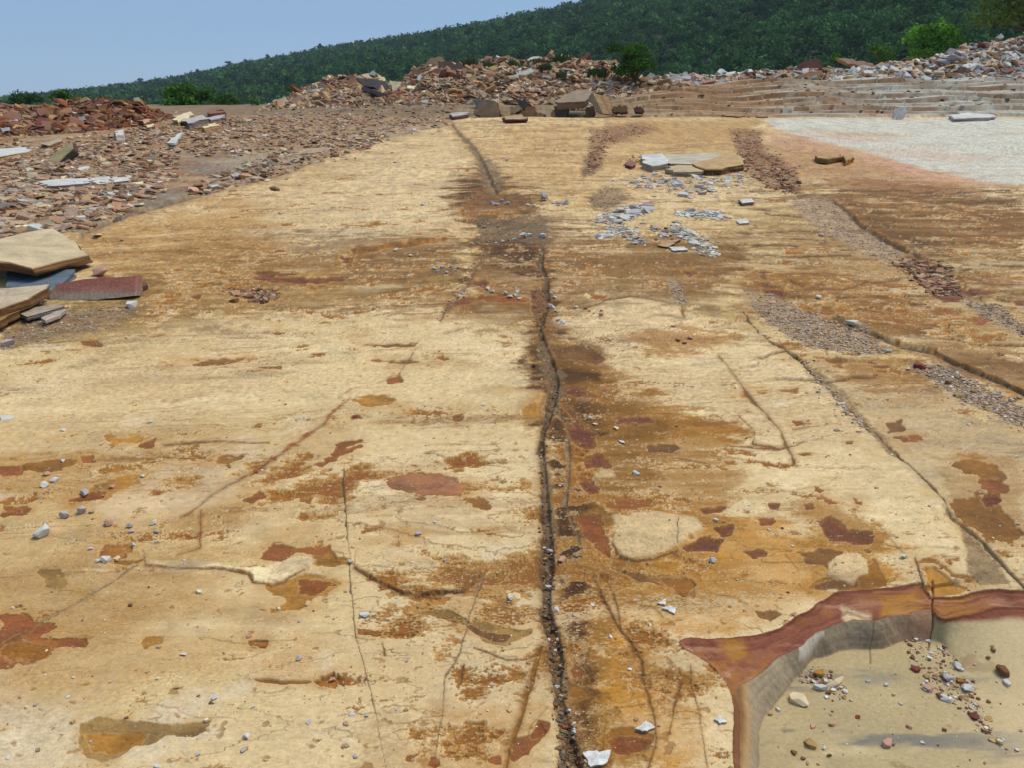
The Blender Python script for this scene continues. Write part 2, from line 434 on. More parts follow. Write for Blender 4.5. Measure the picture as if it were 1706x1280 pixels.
# 4. traced beds: patches where a bed has spalled off (kind, drop mm, ragged, outline)
PATCH = [
 ('olive', 4, 7, [(132,1205),(146,1204),(165,1193),(218,1201),(274,1212),(303,1206),(352,1200),(317,1219),(281,1219),(246,1233),(218,1240),(183,1268),(169,1276),(144,1261),(130,1243)]),
 ('ochre', 1, 6, [(140,1222),(240,1222),(230,1236),(190,1252),(150,1248)]),
 ('rust', 4, 11, [(0,1022),(42,1015),(64,1030),(102,1045),(72,1057),(137,1066),(88,1071),(78,1084),(60,1092),(30,1096),(0,1099)]),
 ('dkochre', 2, 8, [(30,1062),(80,1074),(72,1090),(20,1094),(0,1085)]),
 ('rust', 5, 5, [(172,902),(222,901),(226,922),(197,931),(164,927)]),
 ('dkochre', 4, 5, [(190,930),(244,928),(211,945),(184,939)]),
 ('rust', 5, 5, [(434,930),(448,912),(454,905),(492,909),(549,907),(556,927),(520,925),(492,921),(468,934)]),
 ('ochre', 4, 4, [(524,927),(549,924),(563,933),(585,937),(540,940),(518,938)]),
 ('ochre', 5, 7, [(436,973),(471,969),(507,957),(549,960),(575,973),(549,983),(507,994),(492,1009),(452,1019),(484,1001),(466,984)]),
 ('rust', 1, 7, [(500,966),(548,963),(566,973),(530,984),(505,980)]),
 ('olive', 3, 8, [(67,955),(109,960),(112,974),(144,985),(98,982),(80,970)]),
 ('rust', 7, 2, [(411,1068),(424,1065),(450,1066),(442,1080),(414,1074)]),
 ('rust', 16, 2, [(520,1136),(540,1127),(556,1118),(566,1138),(559,1148),(531,1145)]),
 ('dkochre', 8, 2, [(411,1130),(440,1132),(466,1136),(500,1134),(520,1136),(520,1139),(466,1140),(430,1136)]),
 ('ochre', 3, 4, [(243,1062),(271,1061),(268,1070),(243,1077),(235,1070)]),
 ('rust', 3, 8, [(0,778),(32,780),(36,790),(0,797)]), ('rust', 3, 9, [(0,836),(46,836),(50,852),(7,860),(0,856)]),
 ('rust', 4, 3, [(132,758),(155,757),(159,768),(135,772)]),
 ('dkochre', 3, 10, [(46,776),(90,768),(132,764),(120,774),(60,782)]),
 ('ochre', 4, 8, [(106,834),(158,812),(197,789),(239,785),(229,803),(176,824),(116,841)]),
 ('rust', 3, 6, [(108,832),(150,818),(172,818),(150,830),(116,839)]),
 ('dkochre', 4, 6, [(331,768),(362,755),(408,757),(380,775)]),
 ('ochre', 3, 3, [(271,796),(327,793),(329,799),(280,800)]),
 ('rust', 4, 6, [(405,831),(433,816),(457,827),(420,835)]), ('dkochre', 3, 6, [(454,820),(482,818),(480,834),(460,832)]),
 ('dkochre', 3, 6, [(490,822),(528,819),(518,838),(500,836)]),
 ('rust', 3, 7, [(517,771),(549,760),(563,749),(600,742),(580,757),(550,770),(530,776)]),
 ('pinkrust', 3, 8, [(634,795),(660,788),(690,779),(720,785),(760,797),(795,808),(765,829),(735,822),(705,825),(660,811)]),
 ('dkochre', 3, 8, [(775,806),(820,808),(800,818),(778,816)]), ('dkochre', 3, 8, [(776,831),(803,836),(812,846),(790,842)]),
 ('olive', 5, 5, [(680,1022),(694,1011),(743,1011),(771,1025),(785,1037),(789,1025),(834,1039),(870,1050),(891,1046),(878,1060),(862,1068),(827,1077),(803,1067),(783,1041),(757,1037),(718,1025)]),
 ('brown', 1, 6, [(757,1028),(786,1040),(800,1052),(860,1056),(840,1068),(806,1060),(778,1042),(740,1030)]),
 ('ochre', 3, 5, [(700,990),(760,990),(740,1005),(706,1012)]),
 ('rust', 4, 3, [(653,966),(676,961),(692,971),(669,977)]),
 ('rust', 4, 4, [(593,1046),(623,1050),(655,1043),(640,1056),(630,1064),(595,1060)]),
 ('rust', 3, 6, [(680,1266),(690,1257),(701,1251),(698,1262)]), ('rust', 3, 6, [(806,1264),(831,1259),(834,1273),(815,1272)]),
 ('rust', 3, 7, [(813,1215),(845,1214),(838,1230),(820,1224)]), ('rust', 3, 7, [(716,1262),(734,1262),(730,1274),(712,1276)]),
 ('rust', 4, 7, [(859,1233),(885,1228),(898,1210),(906,1226),(884,1247),(855,1262)]),
 ('rust', 3, 7, [(898,1205),(912,1210),(904,1224),(888,1226)]),
 ('brown', 4, 5, [(912,571),(940,567),(990,585),(1013,602),(985,604),(930,597)]),
 ('maroon', 4, 6, [(926,645),(975,643),(1010,663),(960,664)]),
 ('maroon', 5, 4, [(930,668),(950,676),(968,704),(990,725),(994,748),(970,748),(953,738),(944,706),(958,712),(950,690)]),
 ('maroon', 5, 6, [(962,757),(1000,752),(1015,778),(975,782)]), ('maroon', 4, 5, [(955,782),(985,790),(1000,820),(980,822),(962,802)]),
 ('maroon', 3, 6, [(1020,692),(1085,692),(1086,700),(1030,704)]), ('brown', 3, 6, [(1080,740),(1130,736),(1120,746),(1084,746)]),
 ('rust', 4, 8, [(960,860),(990,858),(1010,890),(1022,930),(1000,925),(975,890)]),
 ('pale', -4, 6, [(990,785),(1014,782),(1022,792),(1000,797),(980,793)]),
 ('brown', 4, 6, [(1007,930),(1031,938),(1081,956),(1137,952),(1160,970),(1155,992),(1109,979),(1070,966),(1017,945)]),
 ('rust', 1, 6, [(1085,960),(1137,956),(1156,974),(1152,988),(1112,976)]),
 ('rust', 4, 5, [(950,1115),(958,1108),(971,1119),(969,1132),(955,1130)]), ('dkochre', 4, 5, [(947,1141),(971,1147),(979,1162),(958,1168),(946,1155)]),
 ('dkochre', 4, 7, [(1017,1215),(1050,1212),(1088,1226),(1066,1250),(1028,1254),(993,1236)]),
 ('rust', 1, 6, [(1010,1235),(1060,1230),(1080,1234),(1060,1250),(1030,1256)]),
 ('maroon', 4, 4, [(1167,846),(1210,843),(1199,853),(1172,854)]), ('maroon', 4, 5, [(1194,881),(1217,876),(1216,885),(1204,888)]),
 ('maroon', 5, 6, [(1136,910),(1171,893),(1199,900),(1193,915),(1170,912),(1146,920)]),
 ('maroon', 3, 4, [(1240,916),(1268,917),(1275,922),(1256,924)]), ('maroon', 3, 3, [(1282,838),(1298,838),(1296,845),(1284,845)]),
 ('rust', 3, 5, [(1266,862),(1290,860),(1284,871),(1270,870)]), ('maroon', 3, 4, [(1338,838),(1356,836),(1360,846),(1344,846)]),
 ('maroon', 5, 6, [(1349,862),(1384,861),(1413,880),(1448,889),(1446,905),(1420,903),(1384,899),(1374,883)]),
 ('rust', 3, 7, [(1358,806),(1372,818),(1400,840),(1380,842),(1362,828)]), ('maroon', 3, 5, [(1418,826),(1436,834),(1440,845),(1424,842)]),
 ('brown', 4, 6, [(1327,919),(1363,914),(1409,917),(1392,931),(1384,945),(1368,936),(1350,936)]),
 ('dkochre', 4, 6, [(1349,977),(1377,968),(1420,969),(1434,951),(1455,936),(1442,915),(1460,930),(1475,975),(1406,988),(1370,986)]),
 ('brown', 1, 5, [(1360,976),(1390,970),(1424,973),(1410,984),(1380,985)]),
 ('palep', -2, 2, [(1381,937),(1394,926),(1406,922),(1430,921),(1444,934),(1446,944),(1445,953),(1430,954),(1420,969),(1408,963),(1384,954)]),
 ('palep', -1.5, 1.5, [(1377,981),(1395,981),(1396,988),(1384,988)]),
 ('palep', -1.5, 5, [(1024,857),(1088,851),(1130,859),(1158,866),(1171,880),(1150,892),(1123,911),(1088,926),(1045,930),(1031,922),(1021,905),(1030,885)]),
 ('dkochre', 5, 4, [(1519,937),(1548,928),(1562,937),(1590,963),(1626,972),(1612,976),(1582,966),(1556,946),(1528,943)]),
 ('ochre', 8, 3, [(1533,946),(1555,947),(1582,974),(1620,980),(1600,992),(1556,998),(1545,975)]),
 ('brown', 3, 4, [(1258,1017),(1290,1015),(1306,1024),(1284,1034),(1264,1028)]),
 ('dkochre', 4, 4, [(1100,958),(1154,958),(1160,975),(1140,990),(1110,975)]),
 ('maroon', 5, 5, [(408,457),(440,454),(494,459),(570,463),(580,468),(500,471),(434,468)]),
 ('gravelred', 8, 5, [(368,477),(400,474),(461,478),(465,494),(434,501),(394,491)]),
 ('maroon', 4, 3, [(287,490),(304,483),(302,493)]), ('maroon', 3, 3, [(519,475),(541,474),(540,481),(522,481)]),
 ('maroon', 3, 3, [(318,492),(334,490),(330,498)]),
 ('maroon', 5, 3, [(568,432),(587,424),(590,436),(576,441)]),
 ('dkochre', 1.2, 4, [(587,420),(660,408),(744,399),(744,403),(662,413),(590,426)]),
 ('brown', 3, 6, [(770,355),(782,342),(794,328),(807,320),(870,322),(900,335),(880,345),(846,352),(797,354)]),
 ('rustor', 2, 3, [(777,357),(797,352),(850,351),(856,356),(800,358),(786,363)]),
 ('maroon', 5, 4, [(790,474),(806,470),(816,477),(808,486)]), ('maroon', 5, 4, [(754,505),(774,498),(796,503),(778,509),(758,512)]),
 ('rust', 4, 4, [(800,497),(850,498),(882,501),(850,506),(810,503)]),
 ('gravelred', 8, 4, [(888,480),(909,480),(911,548),(896,552),(886,520)]),
 ('maroon', 5, 3, [(1133,449),(1152,449),(1166,458),(1148,463)]), ('maroon', 5, 4, [(1252,450),(1270,446),(1288,450),(1272,459)]),
 ('maroon', 5, 4, [(1238,466),(1262,468),(1310,476),(1306,493),(1282,486),(1258,476)]), ('maroon', 5, 4, [(1353,511),(1380,506),(1408,514),(1380,523)]),
 ('maroon', 5, 5, [(1550,484),(1590,478),(1668,482),(1620,488),(1570,492)]), ('rust', 4, 5, [(1603,524),(1640,521),(1660,527),(1640,538),(1612,534)]),
 ('maroon', 4, 3, [(1690,497),(1706,496),(1706,506),(1694,505)]),
 ('dkochre', 4, 6, [(1371,594),(1411,594),(1400,607),(1380,604)]), ('maroon', 4, 6, [(1445,604),(1510,612),(1480,617),(1450,611)]),
 ('dkochre', 3, 5, [(1349,590),(1400,594),(1390,602),(1358,600)]),
 ('dkochre', 6, 13, [(1597,841),(1654,844),(1683,880),(1700,915),(1675,908),(1647,897),(1611,873)]),
 ('dkochre', 3, 10, [(1597,762),(1633,765),(1660,790),(1640,792),(1610,775)]), ('rust', 4, 5, [(1633,804),(1660,806),(1673,815),(1652,817)]),
 ('maroon', 4, 4, [(1642,830),(1662,828),(1664,835),(1646,837)]), ('rust', 3, 4, [(1500,728),(1530,726),(1535,732),(1505,736)]),
 ('brown', 3, 6, [(1475,705),(1500,702),(1505,716),(1482,718)]), ('brown', 3, 4, [(1488,730),(1512,730),(1506,737)]),
 ('rust', 3, 4, [(1260,646),(1282,645),(1280,652),(1262,652)]), ('dkochre', 3, 4, [(1296,649),(1328,649),(1326,655),(1300,655)]),
 ('ochre', 4, 6, [(1214,656),(1246,648),(1240,660),(1220,662)]), ('maroon', 3, 3, [(1322,704),(1346,704),(1342,710),(1326,711)]),
 ('brown', 3, 3, [(1406,736),(1424,737),(1420,744),(1408,744)]),
 ('dkochre', 4, 3, [(1326,752),(1350,750),(1362,760),(1340,758)]), ('rust', 3, 3, [(1318,760),(1328,762),(1326,772),(1320,770)]),
 ('maroon', 5, 2, [(582,692),(600,689),(601,696),(585,697)]),
 ('ochre', 4, 4, [(862,685),(888,672),(905,664),(900,690),(876,692)]),
 ('rust', 4, 4, [(648,628),(666,622),(668,632),(650,635)]), ('ochre', 4, 6, [(590,666),(640,662),(660,672),(610,678)]),
 ('dkochre', 3, 4, [(592,570),(640,573),(694,574),(690,578),(640,577),(600,574)]), ('dkochre', 3, 4, [(620,598),(690,600),(730,603),(660,604)]),
 ('ochre', 3, 3, [(656,680),(684,681),(672,687)]), ('dkochre', 3, 3, [(754,694),(770,690),(768,700),(758,700)]),
 ('dkochre', 3, 4, [(136,566),(160,562),(166,570),(142,572)]), ('dkochre', 3, 4, [(300,600),(350,592),(410,588),(408,594),(340,602)]),
 ('rust', 3, 4, [(270,602),(288,598),(290,605),(276,606)]), ('dkochre', 3, 3, [(430,608),(466,606),(470,612),(440,612)]),
 ('ochre', 3, 8, [(180,728),(240,722),(236,732),(190,736)]), ('rust', 3, 6, [(234,738),(258,728),(250,742)]),
 ('olive', 3, 3, [(662,935),(676,935),(674,943),(664,943)]), ('maroon', 3, 5, [(800,890),(830,888),(826,894)]),
 ('palep', -1.5, 3, [(985,512),(1010,503),(1050,497),(1100,503),(1135,512),(1138,535),(1100,548),(1030,540),(1000,530)]),
 ('cream', -1, 6, [(436,972),(470,968),(505,950),(520,935),(500,926),(470,938),(420,942),(300,942),(250,938),(290,946),(370,949),(415,958),(422,971)]),
]
C['pinkrust'] = np.array((.30, .125, .065), np.float32); C['palep'] = np.array((.54, .40, .225), np.float32)
C['gravelred'] = np.array((.20, .09, .045), np.float32); C['rustor'] = np.array((.30, .12, .03), np.float32)
for kind, drop, rag, pts in PATCH:
    w = window(pts, rag * 3 + 6)
    if w is None: continue
    sp = poly_sd(U[w], V[w], pts)
    sd = sp + rag * (1.6 * F3[w] + 1.2 * F2[w] + .2 * GR[w])
    m = sstep(1.0, -1.0, sd)
    sat = sstep(rag * 3 + 6, 0, sp) * sstep(.5, .62, F3[w] * .9 + .35 * PX[w] + .2 * F2[w]) * (kind not in ('palep', 'cream', 'tan', 'pale'))
    m = np.maximum(m, sat * .8)
    if kind not in ('palep', 'cream', 'tan', 'pale'):
        lay(sstep(13 + rag, 1, sd + 5 * F2[w]) * .38 * np.clip(.6 + F3[w] + .6 * F2[w], 0, 1), 'ochre', w)
    lay(sstep(3.5, .6, np.abs(sd)) * .16 * (sd > -.5), 'cream', w)
    col = C[kind] * (1 + .30 * np.clip(F3[w] + .5 * ST[w] + .4 * PX[w], -1, 1))[..., None]
    T[w] = T[w] + (col - T[w]) * (m * .93)[..., None]
    if kind in ('rust', 'maroon', 'pinkrust'):
        lay(m * sstep(.05, .6, F2[w] + .6 * F3[w]) * .55, 'ochre', w)
        lay(m * sstep(-6, -1, sd) * .6, 'dkochre', w)
    lay(m * sstep(.2, .7, -F3[w] + .4 * PX[w]) * .4, 'brown', w)
    H[w] -= drop * .0010 * m * (.6 + .4 * np.minimum(MPP[w] / .0015, 6))

# 5. joints: (half-width at each vertex), depth factor, fill colour, rust halo
CRACK = [
 (1, 'dirt', .5, [(752,205,2),(757,213,2),(765,222,3),(780,236,4),(795,256,5),(803,276,7),(815,302,7),(826,320,5)]),
 (.7, 'grit', .9, [(903,396,2.5),(903,420,3.5),(902,445,4),(911,476,4),(913,510,4.5),(898,545,4),(907,575,4),(913,590,5),(920,610,7),(925,630,8),(925,650,7),(917,680,6),(914,694,6),(905,720,5),(902,732,5),(905,770,5),(908,806,5),(911,850,6),(914,905,8),(915,945,8),(911,985,8),(910,1010,8),(914,1036,9),(925,1071,9),(928,1100,10),(929,1160,10),(938,1194,11),(948,1229,13),(958,1290,18)]),
 (.8, 'dirt', .5, [(817,414,2),(794,444,2.5),(777,481,2.5),(750,511,2.5),(732,536,2)]),
 (.6, 'dirt', .4, [(910,640,2),(922,660,2),(945,720,2),(950,757,2),(947,806,2),(943,841,2),(954,877,2),(968,905,1.5)]),
 (.8, 'dkochre', .8, [(901,1080,2.5),(887,1134,3.5),(877,1162,3.5),(862,1212,4),(848,1247,4),(840,1285,4)]),
 (.5, 'dirt', .3, [(908,1180,1.2),(887,1205,1.2),(880,1216,1)]),
 (.6, 'dark', .1, [(574,780,.7),(577,860,.9),(581,930,1),(588,1010,.9),(594,1068,.7),(606,1103,.5),(623,1169,.5),(640,1285,.5)]),
 (.5, 'dirt', .2, [(230,940,.8),(165,983,.9),(88,1025,.9),(20,1060,.7)]),
 (.8, 'brown', .5, [(243,941,.8),(288,946,1),(369,948,1),(415,957,1.2),(422,971,1.3),(454,974,1.3),(471,969,1),(507,948,.8)]),
 (.5, 'dirt', .2, [(813,948,.7),(785,1018,.8),(767,1089,.8),(757,1110,1),(743,1131,.7),(736,1198,.5),(720,1285,.5)]),
 (.8, 'brown', .9, [(590,946,1),(630,969,1.4),(673,990,1.4),(718,988,1.4),(775,983,1.2),(800,958,.9)]),
 (.7, 'brown', .3, [(637,1071,.8),(644,1092,1)]), (.6, 'brown', .3, [(790,1080,1),(820,1090,1),(845,1102,1.2),(880,1100,1.2),(897,1088,1)]),
 (.6, 'brown', .3, [(775,1110,1),(770,1140,1)]),
 (.8, 'brown', .9, [(989,956,1),(1000,985,1.2),(1028,1043,1.8),(1052,1071,2.2),(1070,1103,1.8),(1077,1148,1.3),(1088,1184,1.2),(1092,1230,.8),(1076,1290,.8)]),
 (.6, 'brown', .6, [(1005,955,.8),(1014,966,.8),(1028,1008,1),(1034,1045,.8)]),
 (.5, 'brown', .5, [(1137,1138,1.5),(1119,1194,2),(1112,1230,1)]), (.4, 'brown', .4, [(1010,1190,.8),(1000,1290,.8)]),
 (.5, 'brown', .4, [(1150,1110,.7),(1165,1200,.8),(1180,1290,.6)]), (.5, 'brown', .4, [(1068,1008,.7),(1090,1012,.8),(1105,1028,.7)]),
 (.5, 'brown', .6, [(1199,595,.8),(1239,645,1.2),(1270,681,1),(1299,716,1.2),(1310,738,1.4),(1327,770,1)]),
 (.6, 'brown', .3, [(1231,691,1),(1253,713,1.2),(1256,738,1),(1300,746,.8)]), (.4, 'dirt', .2, [(1320,716,.6),(1400,708,.6)]),
 (.5, 'dirt', .3, [(1459,869,.8),(1494,912,.8),(1512,930,.8)]), (.5, 'brown', .3, [(1306,922,.7),(1330,950,.8)]),
 (.6, 'brown', .4, [(1180,986,.7),(1215,990,.9),(1240,1004,.8)]),
 (.8, 'dark', .3, [(1525,930,1),(1540,986,1.3),(1556,1003,1.5)]),
 (1, 'dark', .3, [(1236,520,1.5),(1270,560,2),(1327,595,3),(1370,642,3),(1409,681,3),(1441,709,3),(1477,745,3),(1519,787,3),(1562,826,3),(1585,862,3),(1608,878,3),(1640,905,3),(1668,937,3.5),(1706,981,3.5)]),
 (1, 'dark', .5, [(1389,335,1.5),(1434,374,2),(1501,411,2.5),(1560,440,2)]),
 (.7, 'dark', .6, [(1390,528,.8),(1438,550,1.2),(1501,577,1.5),(1555,587,1.6),(1614,619,1.8),(1658,636,2),(1720,668,2.2)]),
 (.7, 'brown', .6, [(1310,462,1),(1326,470,1),(1344,481,1.2),(1407,481,1.2),(1452,466,1),(1501,460,1)]),
 (.6, 'brown', .5, [(1420,310,.8),(1500,322,1),(1580,340,1.2),(1650,362,1),(1710,380,1)]),
 (.5, 'brown', .6, [(1600,455,.8),(1650,470,1),(1710,468,1)]),
 (.5, 'brown', .6, [(1617,211,.8),(1669,231,1.2),(1710,246,1.2)]),
 (1, 'dark', .6, [(752,207,1.4),(700,215,1.8),(600,236,2.4),(545,256,3),(490,281,3.6),(450,292,4.2),(370,312,4.5),(300,331,5.5),(210,358,6),(140,384,6)]),
 (.7, 'brown', .7, [(770,355,1.3),(782,342,1.3),(794,328,1.3),(807,320,1.2)]),
 (.6, 'brown', .6, [(274,739,.8),(320,736,1),(369,732,1.2),(447,736,1)]), (.5, 'rust', .8, [(300,860,.8),(317,852,1.5),(345,824,1.6),(380,805,1.2),(422,785,1.2),(485,743,1.2),(545,700,1),(580,660,.8)]),
 (.5, 'rust', .7, [(334,850,1),(335,880,1.2),(333,912,1.2),(295,925,1.2)]),
 (.4, 'dirt', .2, [(560,660,.8),(600,640,.8),(660,622,.9),(690,590,.7)]), (.4, 'dirt', .2, [(500,430,.8),(540,405,.9),(580,380,.8)]),
 (.5, 'brown', .4, [(950,515,.8),(985,512,1),(1010,503,1),(1050,497,1),(1100,503,1),(1135,512,1),(1140,530,.8)]),
 (.5, 'brown', .4, [(1120,760,.7),(1180,770,.8)]), (.4, 'brown', .3, [(1210,740,.8),(1300,748,.8),(1340,735,.7)]),
 (.5, 'brown', .4, [(1020,905,1),(1031,925,1.2),(1060,934,1.2),(1090,930,1),(1130,915,1)]),
 (.4, 'dark', .2, [(1130,860,.6),(1129,905,.7)]),
 (.4, 'brown', .4, [(970,295,.8),(985,262,1),(1000,240,1),(1010,215,1)]),
]
C['grit'] = np.array((.115, .078, .045), np.float32)
for dep, fill, halo, pts in CRACK:
    w = window(pts, 26)
    if w is None: continue
    wob = 3.2 * F3[w] + 3.6 * F2[w] + .5 * GR[w]
    d, hw = seg_dist(U[w] + wob * 1.2, V[w] + wob * .6, pts)
    thin = max(p[2] for p in pts) < 2.1
    if fill == 'rust':      # a seam marked only by rusty specks
        lay(sstep(14, 2, d) * sstep(.15, .42, F3[w] + .5 * PX[w] + .2 * F2[w] - d * .02) * .85, 'rust', w); hw = hw * .5
    if thin: hw = hw * np.clip(.75 + 1.1 * F2[w] + .9 * F3[w], 0, 1.5)
    hw = hw * np.clip(1 + .9 * F2[w] + .9 * F3[w], .25, 2)
    lay(sstep(hw * 2.6 + 6, hw + .5, d + 2 * F3[w]) * .40 * halo, 'dkochre', w)
    lay(sstep(hw * 1.6 + 2.6, hw + .4, d) * .45 * halo, 'brown', w)
    m = sstep(hw + .7, hw * .55 - .3, d)
    col = C[fill] * (1 + .35 * np.clip(GR[w] + F3[w], -1, 1))[..., None]
    if fill == 'grit': col = col * (1 - .6 * sstep(.05, .35, F3[w] - .6 * F2[w]))[..., None] + (C['dirt'] - C['grit']) * sstep(.1, .4, -F3[w])[..., None]
    T[w] = T[w] + (col - T[w]) * np.clip(m * 1.0, 0, .95)[..., None]
    H[w] -= dep * np.clip(hw * MPP[w] * 1.5, .003, .05) * m

# plate edges: higher bed on one side of a joint
def plate(edge, back, dz, fade=110, soft=.9, rag=5.0):
    w = window(edge + back, 12)
    sd = poly_sd(U[w], V[w], edge + back) + rag * (.8 * F3[w] + .8 * F2[w])
    d, _ = seg_dist(U[w], V[w], edge)
    H[w] += dz * sstep(soft, -soft, sd) * sstep(fade, 5, d)
plate([(1240,520),(1270,558),(1327,592),(1370,639),(1409,677),(1441,705),(1477,741),(1519,783),(1562,822),(1574,842),(1572,869),(1590,887),(1606,915),(1608,944),(1626,974),(1583,975)], [(1460,1000),(1300,900),(1100,640)], .016)
plate([(1384,332),(1434,372),(1501,409),(1590,450),(1710,560)], [(1900,560),(1900,300),(1500,280)], .016, 70)
plate([(1390,526),(1438,548),(1501,575),(1555,585),(1614,617),(1658,633),(1720,666)], [(1900,700),(1900,520),(1700,500),(1500,490)], .022, 50)
plate([(752,209),(700,217),(600,238),(545,258),(490,283),(370,315),(300,334),(210,361),(140,388)], [(300,440),(600,400),(740,340)], .02, 40)
plate([(560,436),(587,421),(660,409),(744,400),(768,356),(782,342),(794,328)], [(700,290),(400,350),(430,420)], .016, 40)
plate([(243,941),(288,946),(369,948),(415,957),(422,971),(454,974),(471,969),(507,948),(524,938),(550,928),(585,940)], [(590,870),(400,860),(230,890)], .006, 45)
plate([(590,946),(630,969),(673,990),(718,988),(775,983),(813,948)], [(800,900),(700,890),(600,890)], .005, 45)
plate([(1020,905),(1031,925),(1060,934),(1090,930),(1130,915),(1150,893),(1171,880)], [(1130,850),(1030,850)], .006, 40)

# 6. gravel and dirt lying in the hollows
C['gravelpale'] = np.array((.33, .25, .18), np.float32)
GRAVEL = [
 ('gravelpale', [(1366,321),(1317,335),(1344,366),(1411,402),(1479,433),(1500,432),(1501,413),(1434,376),(1389,336)], 5),
 ('gravelred', [(1488,433),(1520,425),(1587,451),(1605,487),(1560,487),(1520,455)], 6),
 ('grey', [(1605,487),(1667,510),(1706,546),(1706,562),(1676,545),(1609,501)], 5),
 ('gravelpale', [(1236,481),(1281,487),(1344,514),(1389,532),(1434,541),(1479,582),(1447,588),(1344,573),(1281,537),(1250,508)], 6),
 ('gravelpale', [(1515,604),(1560,600),(1614,631),(1720,690),(1720,722),(1658,692),(1605,669),(1569,640)], 6),
 ('dirt', [(1335,598),(1372,640),(1395,660),(1406,684),(1450,725),(1480,760),(1500,770),(1482,742),(1425,680),(1400,645),(1360,615)], 4),
 ('dirt', [(1570,850),(1600,878),(1612,920),(1610,960),(1632,975),(1680,975),(1660,935),(1620,895),(1590,860)], 6),
 ('dirt', [(926,1180),(940,1200),(958,1240),(975,1290),(925,1290),(935,1240)], 5),
 ('dirt', [(798,262),(828,270),(836,300),(830,322),(808,318),(800,290)], 5),
 ('dirt', [(790,365),(900,360),(905,390),(860,402),(800,405)], 8),
 ('dirt', [(0,545),(70,515),(160,505),(240,510),(200,535),(80,560),(0,580)], 10),
 ('dirt', [(980,330),(1020,310),(1050,330),(1020,350),(985,350)], 8),
 ('grey', [(1110,468),(1128,470),(1145,505),(1138,512),(1122,500)], 4),
 ('dirt', [(972,262),(992,262),(990,290),(966,292)], 4),
]
for c, pts, rag in GRAVEL:
    w = window(pts, rag * 3 + 5)
    sd = poly_sd(U[w], V[w], pts) + rag * (.6 * F3[w] + .6 * F2[w])
    gb = C[c] * np.array((1, .93, .84), np.float32) * (1 + .35 * PX[w] + .25 * F3[w] + .2 * PX2[w])[..., None]
    gm = sstep(rag * .9, -rag * .7, sd + rag * .7 * PX[w]) * np.clip(.8 + .5 * F2[w], .3, .95)
    T[w] = T[w] + (gb - T[w]) * gm[..., None]
    H[w] -= .006 * sstep(3, -3, sd)

# soil caught along the long crack
for pts in ([(893,560),(915,590),(935,625),(940,655),(925,690),(908,700),(915,650),(905,610)], [(900,770),(920,790),(928,880),(925,960),(905,940),(903,850)], [(905,1000),(925,1030),(940,1080),(950,1160),(930,1170),(915,1080)], [(860,380),(910,370),(915,400),(880,410)]):
    w = window(pts, 14); sd = poly_sd(U[w], V[w], pts) + 9 * F3[w] + 8 * F2[w] + 3 * PX[w]
    lay(sstep(3, -3, sd) * .8, C['dirt'] * np.array((.85, .8, .75), np.float32), w)
# far platform: whitened slab on the right, spoil-covered ground on the left
def zone(c, s, soft, pts):
    w = window(pts, soft * 2.2)
    sd = poly_sd(U[w], V[w], pts) + soft * (.55 * F1[w] + .8 * ST[w] + .3 * F3[w])
    lay(sstep(soft, -soft, sd) * s, c, w)
zone('tan', .8, 8, [(1010,198),(1270,198),(1250,215),(1210,235),(1010,236)])
zone('rust', .45, 9, [(1240,245),(1330,225),(1480,262),(1640,310),(1560,320),(1400,300),(1300,290)])
zone('pink', .55, 5, [(1270,215),(1500,232),(1900,250),(1900,330),(1560,300),(1380,255),(1290,240)])
C['bleach'] = np.array((.50, .495, .445), np.float32)
zone('bleach', .95, 4.5, [(1275,197),(2400,194),(2600,330),(1900,325),(1640,303),(1480,262),(1340,228),(1290,212)])
w = window([(1275,194),(2400,330)], 5); lay(sstep(1250, 1330, U[w]) * sstep(196, 200, V[w]) * sstep(330, 300, V[w]) * sstep(.15, .7, ST[w] + .5 * F1[w]) * .5, 'tan', w)
zone('pink', .35, 6, [(1300,216),(1420,222),(1500,236),(1420,238),(1330,226)]); zone('pink', .35, 6, [(1440,246),(1560,250),(1700,262),(1600,268),(1480,258)])
zone('tan', .5, 5, [(1330,214),(1460,218),(1520,226),(1400,224)]); zone('pink', .5, 5, [(1480,278),(1600,290),(1706,312),(1620,308),(1520,296)])
zone('gravelred', .7, 7, [(1215,215),(1270,215),(1270,250),(1330,290),(1340,320),(1280,310),(1240,280)])
zone('gravelred', .65, 6, [(985,215),(1060,205),(1100,215),(1010,240),(1000,280),(975,290)])
left = [(752,204),(700,213),(600,233),(545,253),(490,279),(450,290),(370,310),(300,329),(210,355),(140,382),(60,388),(-900,450),(-900,160),(752,160)]
C['spoilground'] = np.array((.28, .18, .105), np.float32)
zone('spoilground', .85, 14, left)
w = window(left, 10)
sd = poly_sd(U[w], V[w], left)
lay(sstep(6, -6, sd) * sstep(.0, .5, F2[w] + .5 * F1[w]) * .7, 'rust', w)
lay(sstep(6, -6, sd) * sstep(.1, .6, ST[w] + .5 * F1[w]) * .6, 'tan', w)
lay(sstep(6, -6, sd) * sstep(.15, .6, -F2[w] + .6 * BIG[w]) * .6, 'grey', w)
zone('slate', .7, 14, [(290,262),(400,255),(470,268),(440,284),(380,296),(300,285)])
zone('slate', .7, 14, [(220,320),(310,306),(330,315),(290,332),(205,356),(160,372),(120,380),(170,350)])
zone('grey', .7, 7, [(330,268),(480,250),(560,240),(640,218),(750,206),(560,246),(440,290)])

